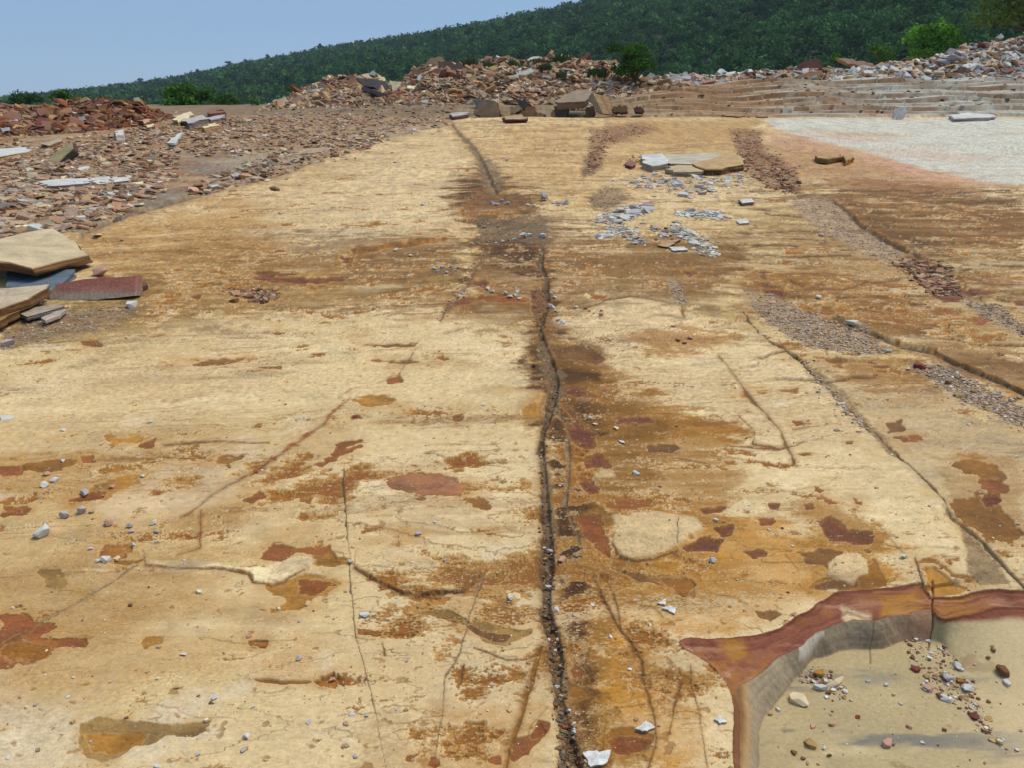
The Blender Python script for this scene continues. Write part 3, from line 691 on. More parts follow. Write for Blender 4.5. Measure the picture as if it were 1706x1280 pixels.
# slow undulation and the fine relief of the beds
H += .035 * fbm(X2, Y2, 5.0, 3, 401, .5) * sstep(1, 6, Y2)
H += .0045 * F1 + .0022 * F2 + .0011 * F3 + .0012 * ST * np.clip(Y2 / 3, .4, 3)
H += .0022 * PX * np.clip(Y2 / 22, 0, 1.0)
T *= (1 + (.27 + .22 * sstep(2.5, 6, Y2)) * np.clip(PX, -1.2, 1.2) + .10 * PX2 + .09 * np.clip(GR, -1, 1) + .06 * np.clip(F3, -1, 1))[..., None]
mixc(sstep(.45, .65, PX + .2 * F1 + .2 * F2) * .5 * np.clip(.45 + Y2 / 12, .45, 1), 'dkochre')
mixc(sstep(.5, .7, -PX + .25 * F2) * .4, 'cream')

# ground beyond the platform: ledges rising on the right, falling away on the left
bench = np.zeros_like(H); part = np.zeros_like(H)
jag = .9 * fbm(X2, Y2, 7, 4, 431, .6, 2.0) + .35 * fbm(X2, Y2, 1.6, 3, 437, .6, 2.0)
w = (slice(int(np.searchsorted(_ry, 33.5)), NR), ALL[1])
for i_, (yy, hh) in enumerate(((35.5, .14), (36.3, .10), (37.0, .22), (38.2, .12), (38.8, .20), (40.3, .26), (41.5, .10), (42.4, .22), (43.7, .16), (45.0, .2))):
    jj = .55 * fbm(X2[w], Y2[w], 9, 5, 441 + 7 * i_, .66, 1.6) + .30 * np.round(2.4 * gnoise(X2[w] / 2.1, Y2[w] / 5, 90 + i_))
    hv = hh * np.clip(.85 + .6 * gnoise(X2[w] / 5, Y2[w] * 0 + i_, 55), .2, 1.3)
    dd_ = Y2[w] + jj - yy
    bench[w] += hv * sstep(-.03, .05, dd_)
    part[w] = np.maximum(part[w], sstep(.26, .05, np.abs(dd_ + .02)) * np.clip(hv * 5, 0, 1))
rightm = sstep(2.5, 9.0, X2 + .5 * jag)
H += bench * rightm
H += .35 * sstep(35.3, 38.0, Y2) * (1 - rightm) * sstep(-14, -4, X2)
H += .10 * sstep(20, 30, Y2) * sstep(-4, -12, X2)
H -= 5.5 * sstep(48, 80, Y2) * sstep(8, -12, X2)
far = sstep(34.8, 35.8, Y2 + .3 * jag)
stra = np.clip(.42 + .9 * gnoise(X2 / 7, (bench * 6.0).astype(np.float32) + Y2 * .5, 17) + .5 * ST + .45 * F1, 0, 1)
fc = np.array((.25, .14, .07), np.float32) * (1 - stra)[..., None] + np.array((.40, .28, .165), np.float32) * stra[..., None]
wt = sstep(11, 20, X2 + 5 * ST + 3 * jag + 4 * F1)
fc = fc + (C['bleach'] * (.65 + .25 * stra[..., None]) - fc) * wt[..., None]
fc = fc + (C['brown'] - fc) * (part * rightm * .9 * np.clip(.6 + F1, 0, 1))[..., None]
fc = fc * (1 + .25 * PX + .2 * F2)[..., None]
fc = fc + (C['dirt'] * 1.1 * (1 + .4 * F2 + .3 * PX)[..., None] - fc) * (1 - rightm)[..., None]
T[:] = T + (fc - T) * far[..., None]

# 7. quarried pit in the lower right: sloping red lip, grey riser, floor 10 cm down
ZB, ZF = -.02, -.095
lipA = [(1232,1480),(1226,1300),(1222,1220),(1217,1160),(1212,1138),(1190,1112),(1160,1098),(1131,1082),(1130,1068),(1152,1066),(1180,1071),(1220,1064),(1289,1056),(1331,1029),(1366,1005),(1408,988),(1472,975),(1531,970),(1551,988),(1557,998),(1595,1001),(1640,986),(1710,981),(1900,985),(3200,1010),(3200,2400),(1500,2400)]
lipB = low([(1245,1480),(1238,1290),(1230,1180),(1224,1152),(1247,1141),(1282,1113),(1324,1082),(1366,1052),(1408,1032),(1451,1027),(1493,1025),(1556,1011),(1572,1034),(1620,1026),(1660,1018),(1710,1012),(1900,1020),(3200,1050),(3200,2400),(1500,2400)], ZB)
lipC = low([(1272,1480),(1262,1280),(1264,1208),(1289,1176),(1324,1134),(1345,1102),(1387,1088),(1443,1078),(1500,1068),(1556,1063),(1572,1068),(1600,1110),(1650,1150),(1720,1180),(1900,1210),(3200,1300),(3200,2400),(1500,2400)], ZF)
def round_off(p, n=2):
    for _ in range(n):
        q = []
        for a_, b_ in zip(p, p[1:] + p[:1]):
            q += [(a_[0] * .75 + b_[0] * .25, a_[1] * .75 + b_[1] * .25), (a_[0] * .25 + b_[0] * .75, a_[1] * .25 + b_[1] * .75)]
        p = q
    return p
lipA, lipB, lipC = round_off([p[:2] for p in lipA], 1), round_off([p[:2] for p in lipB]), round_off([p[:2] for p in lipC])
w = (slice(0, int(np.where(V[:, NC // 2] > 940)[0].max()) + 1), slice(int(NC * .5), NC))
wn_ = fbm(X2[w], Y2[w], .5, 3, 31, .5); wn2_ = fbm(X2[w], Y2[w], .35, 3, 37, .5)
u, v = U[w] + 9 * wn_ + 4.0 * F3[w], V[w] + 9 * wn2_ + 3.0 * F3[w]
sA, sB, sC = poly_sd(u, v, lipA), poly_sd(u, v, lipB), poly_sd(u, v, lipC)
ramp = sstep(1552, 1570, u)           # past the joint the floor ramps gently up to the lip
tAB = np.clip(-sA / (np.maximum(-sA, 0) + np.maximum(sB, 0) + 1e-3), 0, 1) * (sA < 0)
tBC = np.clip(-sB / (np.maximum(-sB, 0) + np.maximum(sC, 0) + 1e-3), 0, 1) * (sB < 0)
tBC2 = tBC ** (1.25 - .45 * ramp)
h_in = ZB * (.35 * sstep(0, .12, tAB) + .65 * tAB) + (ZF - ZB) * tBC2
H[w] = np.where(sA < 0, h_in + .1 * H[w] * (tBC <= 0) + .003 * wn_ * (sB < 0) + .0012 * F3[w] * (sC < 0) + .0015 * F3[w] * (sB > 0), H[w])
inA, inB, inC = sstep(.8, -.8, sA), sstep(1, -1, sB), sstep(2, -2, sC)
redc = np.array((.21, .068, .04), np.float32) * (1 + .45 * F3[w] + .35 * F2[w] + .25 * PX[w])[..., None]
T[w] = T[w] + (redc - T[w]) * inA[..., None]
lay(inA * (1 - inB) * sstep(.1, .5, F2[w] + .5 * F3[w]) * .6, 'ochre', w)
lay(inA * (1 - inB) * sstep(.1, .6, -F2[w] + .5 * F3[w]) * .6, 'maroon', w)
lay(inA * sstep(1262, 1236, u) * sstep(1120, 1180, v) * .8, 'brown', w)
for cc, s_, so, pp in (('ochre', .9, 10, [(1456,985),(1530,976),(1552,1000),(1545,1015),(1470,1018)]), ('maroon', .7, 10, [(1135,1072),(1200,1075),(1215,1130),(1190,1105)]),
                       ('ochre', .8, 8, [(1195,1072),(1240,1066),(1255,1090),(1225,1105)]), ('pink', .8, 7, [(1200,1120),(1232,1108),(1222,1128)]),
                       ('cream', .8, 7, [(1400,1010),(1450,1010),(1440,1022),(1405,1022)]), ('ochre', .9, 9, [(1565,1000),(1640,990),(1600,1012),(1566,1016)])):
    q = poly_sd(u, v, pp) + so * (1.6 * F2[w] + 1.6 * F3[w] + .5 * PX[w])
    lay(inA * (1 - inB) * sstep(so * .8, -so * .8, q) * s_, cc, w)
lay(inA * (1 - inB) * sstep(.1, .7, fbm(X2[w], Y2[w], .06, 4, 551, .6, 4.0, RES[w[0]])) * .45, 'pink', w)
lay(inA * (1 - inB) * sstep(.2, .6, F3[w] + .5 * PX[w]) * .45, 'dkochre', w)
bl = gnoise(u / 90, (tAB * 7 + wn2_ * 2).astype(np.float32), 77)
lay(inA * (1 - inB) * sstep(.15, .5, bl) * .55, np.array((.26, .10, .06), np.float32), w)
lay(inA * (1 - inB) * sstep(.2, .5, -bl) * .5, 'maroon', w)
H[w] += inA * (1 - inB) * (.004 * F3[w] + .003 * F2[w] + .0025 * bl)
lay(inA * sstep(3.0, .5, np.abs(sA)) * .75, 'maroon', w)
lay(inA * sstep(2.2, .3, np.abs(sB)) * .7, 'maroon', w)
ris = np.array((.30, .24, .165), np.float32) * (1 + .3 * wn_ + .25 * wn2_ + .2 * PX[w] + .2 * F3[w] + .22 * gnoise(u / 60, (tBC * 9 + 2 * wn_).astype(np.float32), 87))[..., None]
T[w] = T[w] + (ris - T[w]) * (inB * (1 - inC) * (1 - ramp))[..., None]
lay(inB * (1 - inC) * sstep(1450, 1560, u) * .6 * (1 - ramp), 'pinkrust', w)
lay(inB * (1 - inC) * sstep(1262, 1240, u) * .8, np.array((.46, .28, .11), np.float32), w)
lay(inB * (1 - inC) * sstep(1250, 1232, u) * .9, 'brown', w)
q = poly_sd(u, v, low([(1325,1080),(1370,1050),(1372,1056),(1330,1090)], -.03)); lay(inB * sstep(2, -2, q) * .85, 'white', w)
fl = np.array((.345, .275, .155), np.float32) * (1 + .16 * F1[w] + .18 * F2[w] + .12 * F3[w] + .16 * PX[w])[..., None]
inC = np.maximum(inC, inB * ramp * sstep(.10, .22, tBC + .06 * F2[w]))
T[w] = T[w] + (fl - T[w]) * inC[..., None]
rs = fbm(X2[w], Y2[w], .22, 6, 501, .6, 4.0, RES[w[0]])
lay(inC * sstep(.25, .7, rs) * .6, np.array((.21, .195, .165), np.float32), w)
lay(inC * sstep(.25, .6, fbm(X2[w], Y2[w], .12, 6, 561, .62, 5.0, RES[w[0]])) * sstep(-.2, .4, F1[w] + .3) * .75, np.array((.15, .15, .145), np.float32), w)
lay(inC * sstep(.0, .6, -F1[w] + .5 * F2[w]) * .45, 'olive', w)
lay(inC * sstep(.35, .8, fbm(X2[w], Y2[w], .3, 6, 541, .6, 3.0, RES[w[0]])) * .55, 'cream', w)
lay(inC * sstep(.3, .7, F2[w] - .4 * F1[w]) * .45, 'ochre', w)
lay(inC * sstep(.55, .8, F3[w]) * .5, 'brown', w)
lay(inC * sstep(0, 200, u - 1560) * .5, 'cream', w)
lay(inB * sstep(1600, 1650, u) * sstep(60, 0, sC + 60) * sstep(.0, .5, rs) * .6, 'slate', w)
for pts, dep in (([(1551,985,.8),(1556,1000,1),(1559,1030,.9),(1561,1056,.5)], .011), ([(1452,1030,.8),(1455,1075,.8)], .005)):
    d, hw = seg_dist(u, v, low(pts, -.03))
    lay(sstep(hw + 1, hw * .4, d) * .85, 'maroon' if dep > .01 else 'dirt', w); H[w] -= dep * sstep(hw + 1, 0, d)

T *= np.array((1.03, .985, .88), np.float32)          # the iron in the whole bed
np.clip(T, .008, .8, out=T)
Z2 = SLOPE * Y2 + H
_i = (np.arange(NR - 1)[:, None] * NC + np.arange(NC - 1)[None, :]).ravel()
quads = np.stack([_i, _i + 1, _i + 1 + NC, _i + NC], 1)
MAT_ROCK = stone_material("bedded_sandstone", 130.0, 900.0, .20, .35, .003)
ground = make_mesh("ground", np.stack([X2, Y2, Z2], -1).reshape(-1, 3), [quads], MAT_ROCK, T.reshape(-1, 3), smooth=True)
tag(ground, kind="structure")

def gz(x, y):
    """height of the ground at a point"""
    x = np.asarray(x, float); y = np.asarray(y, float)
    fi = np.clip(np.interp(y, _ry, np.arange(NR)), 0, NR - 1.001)
    fc_ = np.clip(np.interp(x / _colscale(y), _cs, np.arange(NC)), 0, NC - 1.001)
    i = fi.astype(int); j = fc_.astype(int); a = fi - i; b = fc_ - j
    return Z2[i, j] * (1 - a) * (1 - b) + Z2[i + 1, j] * a * (1 - b) + Z2[i, j + 1] * (1 - a) * b + Z2[i + 1, j + 1] * a * b
# ------------------------------------------------------------------ far land, wooded hill
MAT_SOIL = stone_material("far_soil", 1.5, 9.0, .3, .3, .05)
MAT_SPOIL = stone_material("spoil_rock", 6.0, 40.0, .22, .4, .02)

def leaf_material(name, rough=.9):
    m, nt, b = new_mat(name, rough)
    N, L = nt.nodes, nt.links
    at = N.new("ShaderNodeAttribute"); at.attribute_name = "tint"
    L.new(at.outputs["Color"], b.inputs["Base Color"])
    b.inputs["Specular IOR Level"].default_value = .04
    tr = N.new("ShaderNodeBsdfTranslucent"); L.new(at.outputs["Color"], tr.inputs["Color"])
    mx = N.new("ShaderNodeMixShader"); mx.inputs[0].default_value = .22
    L.new(b.outputs[0], mx.inputs[1]); L.new(tr.outputs[0], mx.inputs[2])
    L.new(mx.outputs[0], nt.nodes["Material Output"].inputs[0])
    return m
MAT_LEAF = leaf_material("leaves")
MAT_BARK = stone_material("bark", 8.0, 40.0, .3, .5, .01)

# hill: lower and upper line given as bearings (map column), distance and height
_pc = np.array([-1400, -900, -500, -200, 0, 250, 500, 700, 950, 1300, 1706, 2200, 2800], float)
_sky = np.interp(_pc, [-1400, 0, 120, 250, 500, 700, 820, 950, 1200, 1706, 2800], [172, 166, 156, 136, 86, 54, 26, 6, -40, -110, -190])
_db = np.interp(_pc, [-1400, 0, 500, 950, 1300, 1706, 2800], [420, 330, 240, 190, 150, 125, 110])
_dr = np.interp(_pc, [-1400, 0, 500, 950, 1300, 1706, 2800], [1000, 950, 760, 560, 430, 340, 300])
_canopy = 5.0
def hill_grid(nu, nv):
    pc = np.linspace(_pc[0], _pc[-1], nu)
    b, r = np.interp(pc, _pc, _db), np.interp(pc, _pc, _dr)
    sk = np.interp(pc, _pc, _sky)
    zt = at_dist(pc, sk, r)[2] - _canopy
    tx = at_dist(pc, sk, r)[0] / r
    t = np.linspace(0, 1.25, nv)[:, None]
    d = b + (r - b) * t
    prof = np.where(t < 1, t ** .85, 1 - (t - 1) * .8)
    zb = -3.5
    Z = zb + (zt - zb) * prof
    X = tx * d
    Z = Z + 2.2 * fbm(X.astype(np.float32), d.astype(np.float32), 90, 4, 601, .5) * np.clip(t * (1.0 - np.clip(t - .75, 0, .25) * 3), 0, 1) * 2
    return X, d + 0 * X, Z, t
hx, hy, hz, ht = hill_grid(180, 60)
_n = hx.shape[1]
_i = (np.arange(hx.shape[0] - 1)[:, None] * _n + np.arange(_n - 1)[None]).ravel()
hill = make_mesh("hill", np.stack([hx, hy, hz], -1).reshape(-1, 3), [np.stack([_i, _i + 1, _i + 1 + _n, _i + _n], 1)], MAT_SOIL,
                 np.tile(np.array((.014, .028, .011), np.float32), (hx.size, 1)), smooth=True)
tag(hill, kind="structure")

# plain between the quarry and the hill
gx = np.linspace(-1500, 1500, 121); gy = np.concatenate([np.arange(60, 110, 5), np.geomspace(110, 1250, 22)])
GX2, GY2 = np.meshgrid(gx, gy)
GZ = SLOPE * 60 - .5 - 6.0 * sstep(58, 110, GY2) + 1.0 * fbm(GX2.astype(np.float32), GY2.astype(np.float32), 80, 3, 611) * sstep(60, 120, GY2) - .6
_n = len(gx); _i = (np.arange(len(gy) - 1)[:, None] * _n + np.arange(_n - 1)[None]).ravel()
plain = make_mesh("plain", np.stack([GX2, GY2, GZ], -1).reshape(-1, 3), [np.stack([_i, _i + 1, _i + 1 + _n, _i + _n], 1)], MAT_SOIL,
                  np.tile(np.array((.045, .06, .025), np.float32), (GX2.size, 1)), smooth=True)
tag(plain, kind="structure")

def leaf_cloud(cx, cy, cz, rx, rz, n, size, col, rng, light=None):
    """n leaf-clump quads in each of len(cx) crowns -> verts, quads, colours"""
    m = len(cx); k = m * n
    d = rng.normal(size=(m, n, 3)); d /= np.linalg.norm(d, axis=-1, keepdims=True)
    d[..., 2] = np.abs(d[..., 2]) * 1.1 - .25
    r = rng.random((m, n, 1)) ** .45
    lob = 1 + .28 * np.sin(d[..., 0:1] * 5 + rng.random((m, 1, 1)) * 6) * np.cos(d[..., 1:2] * 5 + rng.random((m, 1, 1)) * 6)
    p = d * r * lob * np.stack([rx, rx, rz], -1)[:, None, :] + np.stack([cx, cy, cz], -1)[:, None, :]
    p = p.reshape(k, 3)
    nn = (d.reshape(k, 3) + rng.normal(size=(k, 3)) * .55); nn /= np.linalg.norm(nn, axis=1, keepdims=True)
    a = np.cross(nn, rng.normal(size=(k, 3))); a /= np.linalg.norm(a, axis=1, keepdims=True) + 1e-9
    b = np.cross(nn, a)
    s = np.repeat(size, n)[:, None] * (.55 + .9 * rng.random((k, 1)))
    vs = np.stack([p - a * s, p - b * s * .55 + a * s * .1, p + a * s, p + b * s * .6], 1).reshape(-1, 3)
    q = np.arange(k * 4).reshape(k, 4)
    c = np.repeat(col, n, 0) * (.78 + .45 * rng.random((k, 1)))
    return vs, q, np.repeat(c, 4, 0)

# forest: one mass of crowns over the slope and the plain below it
rg = np.random.default_rng(77)
NF = 24000
fu = rg.random(NF); ft = rg.random(NF) ** .85 * 1.06
pcs = _pc[2] + (_pc[-2] - _pc[2]) * fu
bb, rr = np.interp(pcs, _pc, _db), np.interp(pcs, _pc, _dr)
sk = np.interp(pcs, _pc, _sky); top = at_dist(pcs, sk, rr)
dd = bb + (rr - bb) * ft
fx_ = top[0] / rr * dd
zt_ = top[2] - _canopy
fz_ = -3.5 + (zt_ + 3.5) * np.where(ft < 1, ft ** .85, 1 - (ft - 1) * .8)
fz_ = fz_ + 4.4 * fbm(fx_.astype(np.float32), dd.astype(np.float32), 90, 4, 601, .5) * np.clip(ft * (1.0 - np.clip(ft - .75, 0, .25) * 3), 0, 1)
rad = (1.7 + 2.2 * rg.random(NF) ** 1.5) * np.clip(dd / 420, .62, 1.15)
cb = np.array([(.052, .120, .030)]) * (.35 + 1.2 * rg.random((NF, 1)) ** 1.3)
cb = cb + np.array([(.022, .030, .002)]) * (rg.random((NF, 1)) < .16) * rg.random((NF, 1))
cb = cb * (1 + .35 * fbm(fx_.astype(np.float32), dd.astype(np.float32), 60, 4, 621))[:, None]
v_, q_, c_ = leaf_cloud(fx_, dd, fz_ + rad * .75, rad, rad * 1.05, 42, .24 * rad, cb, rg)
# dense belt of scrub in front of the hill foot
NB = 1500
pb = rg.uniform(-700, 2400, NB); db_ = rg.uniform(80, 150, NB)
bx = (pb - 853) / 1289 * db_ * .97
rb = rg.uniform(1.0, 1.9, NB)
gzb = SLOPE * 60 - 1.1 - 6.0 * sstep(58, 110, db_)
v2, q2, c2 = leaf_cloud(bx, db_, gzb + rb * .8, rb, rb, 60, .16 * rb, np.array([(.04, .095, .02)]) * (.5 + 1.1 * rg.random((NB, 1))), rg)
forest = make_mesh("forest", np.concatenate([v_, v2]), [np.concatenate([q_, q2 + len(v_)])], MAT_LEAF, np.concatenate([c_, c2]))
tag(forest, "dark green forest covering the hill behind the quarry", "forest", kind="stuff")

# ------------------------------------------------------------------ trees, bushes, tufts that stand apart
def tube(p, q, r0, r1, n=7):
    p, q = np.array(p, float), np.array(q, float)
    d = q - p; d /= np.linalg.norm(d) + 1e-9
    a = np.cross(d, (0.3, 0.9, 0.2)); a /= np.linalg.norm(a); b = np.cross(d, a)
    t = np.linspace(0, 2 * np.pi, n, endpoint=False)[:, None]
    ring = np.cos(t) * a + np.sin(t) * b
    v = np.concatenate([p + ring * r0, q + ring * r1])
    f = np.array([(i, (i + 1) % n, n + (i + 1) % n, n + i) for i in range(n)])
    return v, f

def tree(name, label, cat, base, h, r, col, seed, trunk=.35, clumps=9, leaves=70, leaf=.10, group=None, squash=.8):
    rng = np.random.default_rng(seed)
    root = empty(name, base); tag(root, label, cat, group)
    vs, fs, off = [], [], 0
    th = h * trunk
    def add(p, q, r0, r1):
        nonlocal off
        v, f = tube(p, q, r0, r1); vs.append(v); fs.append(f + off); off += len(v)
    bend = rng.normal(size=2) * h * .04
    add((0, 0, -.3), (bend[0], bend[1], th), h * .035 + .02, h * .022 + .012)
    cen = []
    for i in range(clumps):
        a = rng.random() * 6.283; rr_ = r * (.15 + .62 * rng.random()); z = th + (h - th) * (.12 + .68 * rng.random())
        if i == 0: rr_, z = .1 * r, h * .86
        c = np.array((math.cos(a) * rr_, math.sin(a) * rr_, z)); cen.append(c)
        mid = np.array((bend[0], bend[1], th * (.75 + .25 * rng.random())))
        add(mid, c, h * .016 + .008, .006 + h * .004)
    tr = make_mesh("trunk", np.concatenate(vs), [np.concatenate(fs)], MAT_BARK, np.tile(np.array((.10, .075, .05), np.float32), (off, 1)), True, root)
    cen = np.array(cen)
    rx = r * (.30 + .22 * rng.random(len(cen))); rz = rx * squash
    cc = np.array([col]) * (.6 + .8 * rng.random((len(cen), 1)))
    v, q, c = leaf_cloud(cen[:, 0], cen[:, 1], cen[:, 2], rx, rz, leaves, np.full(len(cen), leaf), cc, rng)
    make_mesh("crown", v, [q], MAT_LEAF, c, False, root)
    return root

def plant(name, label, cat, px, py, y, hpx, wpx, col, seed, **k):
    """stand a tree whose foot shows at map (px,py), ground distance y; size in map units"""
    x, _, z = at_dist(px, py, y)
    s = y / CP / FPX * .96
    return tree(name, label, cat, (float(x), y, float(z)), hpx * s * .82, wpx * s * .5, col, seed, **k)

BG, MG, DG, OG = (.085, .19, .025), (.05, .12, .025), (.022, .055, .016), (.11, .15, .03)
plant("bush", "dark leafy bush with yellow green shoots standing alone on the central rubble crest", "bush", 1058, 142, 44, 74, 84, (.05, .12, .015), 1, trunk=.15, clumps=16, leaves=150, leaf=.075)
plant("tree", "bright green round tree behind the pale rubble slope", "tree", 1552, 112, 62, 72, 92, (.12, .27, .03), 2, trunk=.25, clumps=20, leaves=150, leaf=.13)
plant("tree", "olive green tree at the top right corner above the rubble", "tree", 1690, 95, 60, 150, 160, (.13, .18, .025), 3, trunk=.3, clumps=22, leaves=170, leaf=.15)
plant("bush", "low yellow green bush at the foot of the bright round tree", "bush", 1536, 108, 60, 26, 40, (.11, .22, .03), 4, trunk=.2, clumps=8, leaves=90, leaf=.09)
plant("bush", "green bush right of the upright brown slab on the rubble", "bush", 1392, 112, 60, 24, 30, BG, 5, trunk=.2, clumps=7, leaves=80, leaf=.09)
plant("tree", "loose green sapling behind the pink slab on the rubble", "tree", 1462, 118, 62, 46, 52, (.08, .15, .022), 6, trunk=.3, clumps=10, leaves=70, leaf=.10)
plant("tree", "broad bright green tree in the gap between the two left rubble heaps", "tree", 322, 198, 48, 62, 80, (.07, .165, .025), 7, trunk=.2, clumps=16, leaves=130, leaf=.10)
plant("bush", "green bush right of the broad tree in the gap", "bush", 385, 198, 48, 40, 64, (.06,.14,.025), 8, trunk=.2, clumps=10, leaves=100, leaf=.09)
plant("bush", "thin light green sapling nearest the central heap in the gap", "bush", 424, 192, 47, 32, 20, (.10, .22, .03), 9, trunk=.3, clumps=6, leaves=50, leaf=.07)
plant("bush", "small yellow green bush on the left shoulder of the central heap", "bush", 488, 158, 50, 16, 30, (.10, .16, .03), 10, trunk=.2, clumps=7, leaves=70, leaf=.08)
plant("tree", "pale green tree behind the dip of the red heap", "tree", 108, 182, 60, 34, 46, (.075, .15, .035), 12, trunk=.25, clumps=10, leaves=90, leaf=.11)
plant("tree", "dark green tree behind the left end of the red heap", "tree", 40, 184, 64, 26, 60, (.04, .085, .022), 13, trunk=.25, clumps=12, leaves=90, leaf=.11)
plant("tree", "yellowish feathery tree behind the red heap beside the pale green tree", "tree", 134, 178, 58, 22, 24, (.12, .16, .05), 14, trunk=.3, clumps=6, leaves=60, leaf=.09)
for k_, (px_, py_, hp, wp, lb) in enumerate([(200, 150, 14, 18, "small dark tree standing highest on the low left skyline"), (236, 140, 12, 14, "small dark tree on the skyline right of the highest one"),
        (330, 122, 9, 12, "little round tree breaking the skyline a quarter way along the ridge"), (384, 110, 10, 12, "paired little tree on the skyline below the middle of the ridge"), (448, 98, 9, 12, "tiny tree on the ridge line above the central heap's left shoulder"), (534, 80, 9, 13, "tiny round tree on the ridge line above the dark tilted slabs")]):
    rdist = float(np.interp(px_, _pc, _dr)) * .97
    plant("skyline_tree", lb, "tree", px_, py_ + 12, rdist, hp + 12, wp, DG, 20 + k_, trunk=.4, clumps=9, leaves=60, leaf=.7, group="trees on the ridge line")

def grass_tuft(label, px, py, y, hpx, wpx, col, seed):
    rng = np.random.default_rng(seed)
    x, _, z = at_dist(px, py, y); s = y / CP / FPX * .96
    n = 420; a = rng.random(n) * 6.283; rr_ = np.sqrt(rng.random(n)) * wpx * s * .5
    bx_, by_ = np.cos(a) * rr_, np.sin(a) * rr_
    h_ = hpx * s * (.45 + .6 * rng.random(n)) * (1.05 - .5 * rr_ / (wpx * s * .5))
    lean = rng.normal(size=(n, 2)) * .28; wv = .018 * s / .03
    t = rng.random(n) * 6.283; wx, wy = np.cos(t) * wv, np.sin(t) * wv
    z0 = np.full(n, -.15)
    p = [np.stack([bx_ - wx, by_ - wy, z0], 1), np.stack([bx_ + wx, by_ + wy, z0], 1),
         np.stack([bx_ + lean[:, 0] * h_ * .45 + wx * .8, by_ + lean[:, 1] * h_ * .45 + wy * .8, h_ * .65], 1),
         np.stack([bx_ + lean[:, 0] * h_ + wx * .1, by_ + lean[:, 1] * h_ + wy * .1, h_], 1)]
    c = np.array([col]) * (.6 + .8 * rng.random((n, 1)))
    o = make_mesh("grass_tuft", np.stack(p, 1).reshape(-1, 3), [np.arange(n * 4).reshape(n, 4)], MAT_LEAF, np.repeat(c, 4, 0))
    o.location = (float(x), y, float(z))
    tag(o, label, "grass tuft", "grass tufts on the rubble")
# ------------------------------------------------------------------ broken stone
def chips(pos, size, thick, col, rng, tilt=.35, k=6, normal=None):
    """many angular flakes in one go: verts, face groups, colours"""
    n = len(pos)
    ang = (np.arange(k)[None] + rng.uniform(-.36, .36, (n, k))) * 2 * np.pi / k
    rad = rng.uniform(.55, 1.1, (n, k))
    el = rng.uniform(.55, 1.0, (n, 1))
    lx, ly = np.cos(ang) * rad, np.sin(ang) * rad * el
    ht = thick / size
    top = np.stack([lx * .92, ly * .92, np.repeat(ht[:, None], k, 1) * rng.uniform(.35, .65, (n, k))], -1)
    bot = np.stack([lx, ly, -np.repeat(ht[:, None], k, 1) * rng.uniform(.35, .65, (n, k))], -1)
    v = np.concatenate([top, bot], 1) * size[:, None, None]
    yaw = rng.random(n) * 6.283; tx = rng.normal(size=n) * tilt; ty = rng.normal(size=n) * tilt
    cz, sz = np.cos(yaw), np.sin(yaw); cx, sx = np.cos(tx), np.sin(tx); cy, sy = np.cos(ty), np.sin(ty)
    x, y, z = v[..., 0], v[..., 1], v[..., 2]
    x, y = x * cz[:, None] - y * sz[:, None], x * sz[:, None] + y * cz[:, None]
    y, z = y * cx[:, None] - z * sx[:, None], y * sx[:, None] + z * cx[:, None]
    x, z = x * cy[:, None] + z * sy[:, None], -x * sy[:, None] + z * cy[:, None]
    v = np.stack([x, y, z], -1) + pos[:, None, :]
    b = (np.arange(n) * 2 * k)[:, None]
    a = np.arange(k)
    f1 = b + a[None]; f2 = b + k + a[::-1][None]
    j = (a + 1) % k
    f3 = (b[:, :, None] + np.stack([a + k, j + k, j, a], 1)[None]).reshape(-1, 4)
    sh = rng.uniform(.97, 1.03, (n, 1, 3)) * np.ones((1, 2 * k, 1))
    return v.reshape(-1, 3), [np.concatenate([f1, f2]), f3], (col[:, None, :] * sh).reshape(-1, 3)

def palette(n, spec, rng):
    names, wts = zip(*spec); wts = np.array(wts) / sum(wts)
    base = np.array([C[c] for c in names])
    c = base[rng.choice(len(names), n, p=wts)]
    return c * rng.uniform(.72, 1.25, (n, 1)) * rng.uniform(.97, 1.03, (n, 3))

def join_parts(parts):
    V_, G_, C_ = [], {}, []; off = 0
    for v, gs, c in parts:
        V_.append(v); C_.append(c)
        for g in gs: G_.setdefault(g.shape[1], []).append(g + off)
        off += len(v)
    return np.concatenate(V_), [np.concatenate(x) for x in G_.values()], np.concatenate(C_)

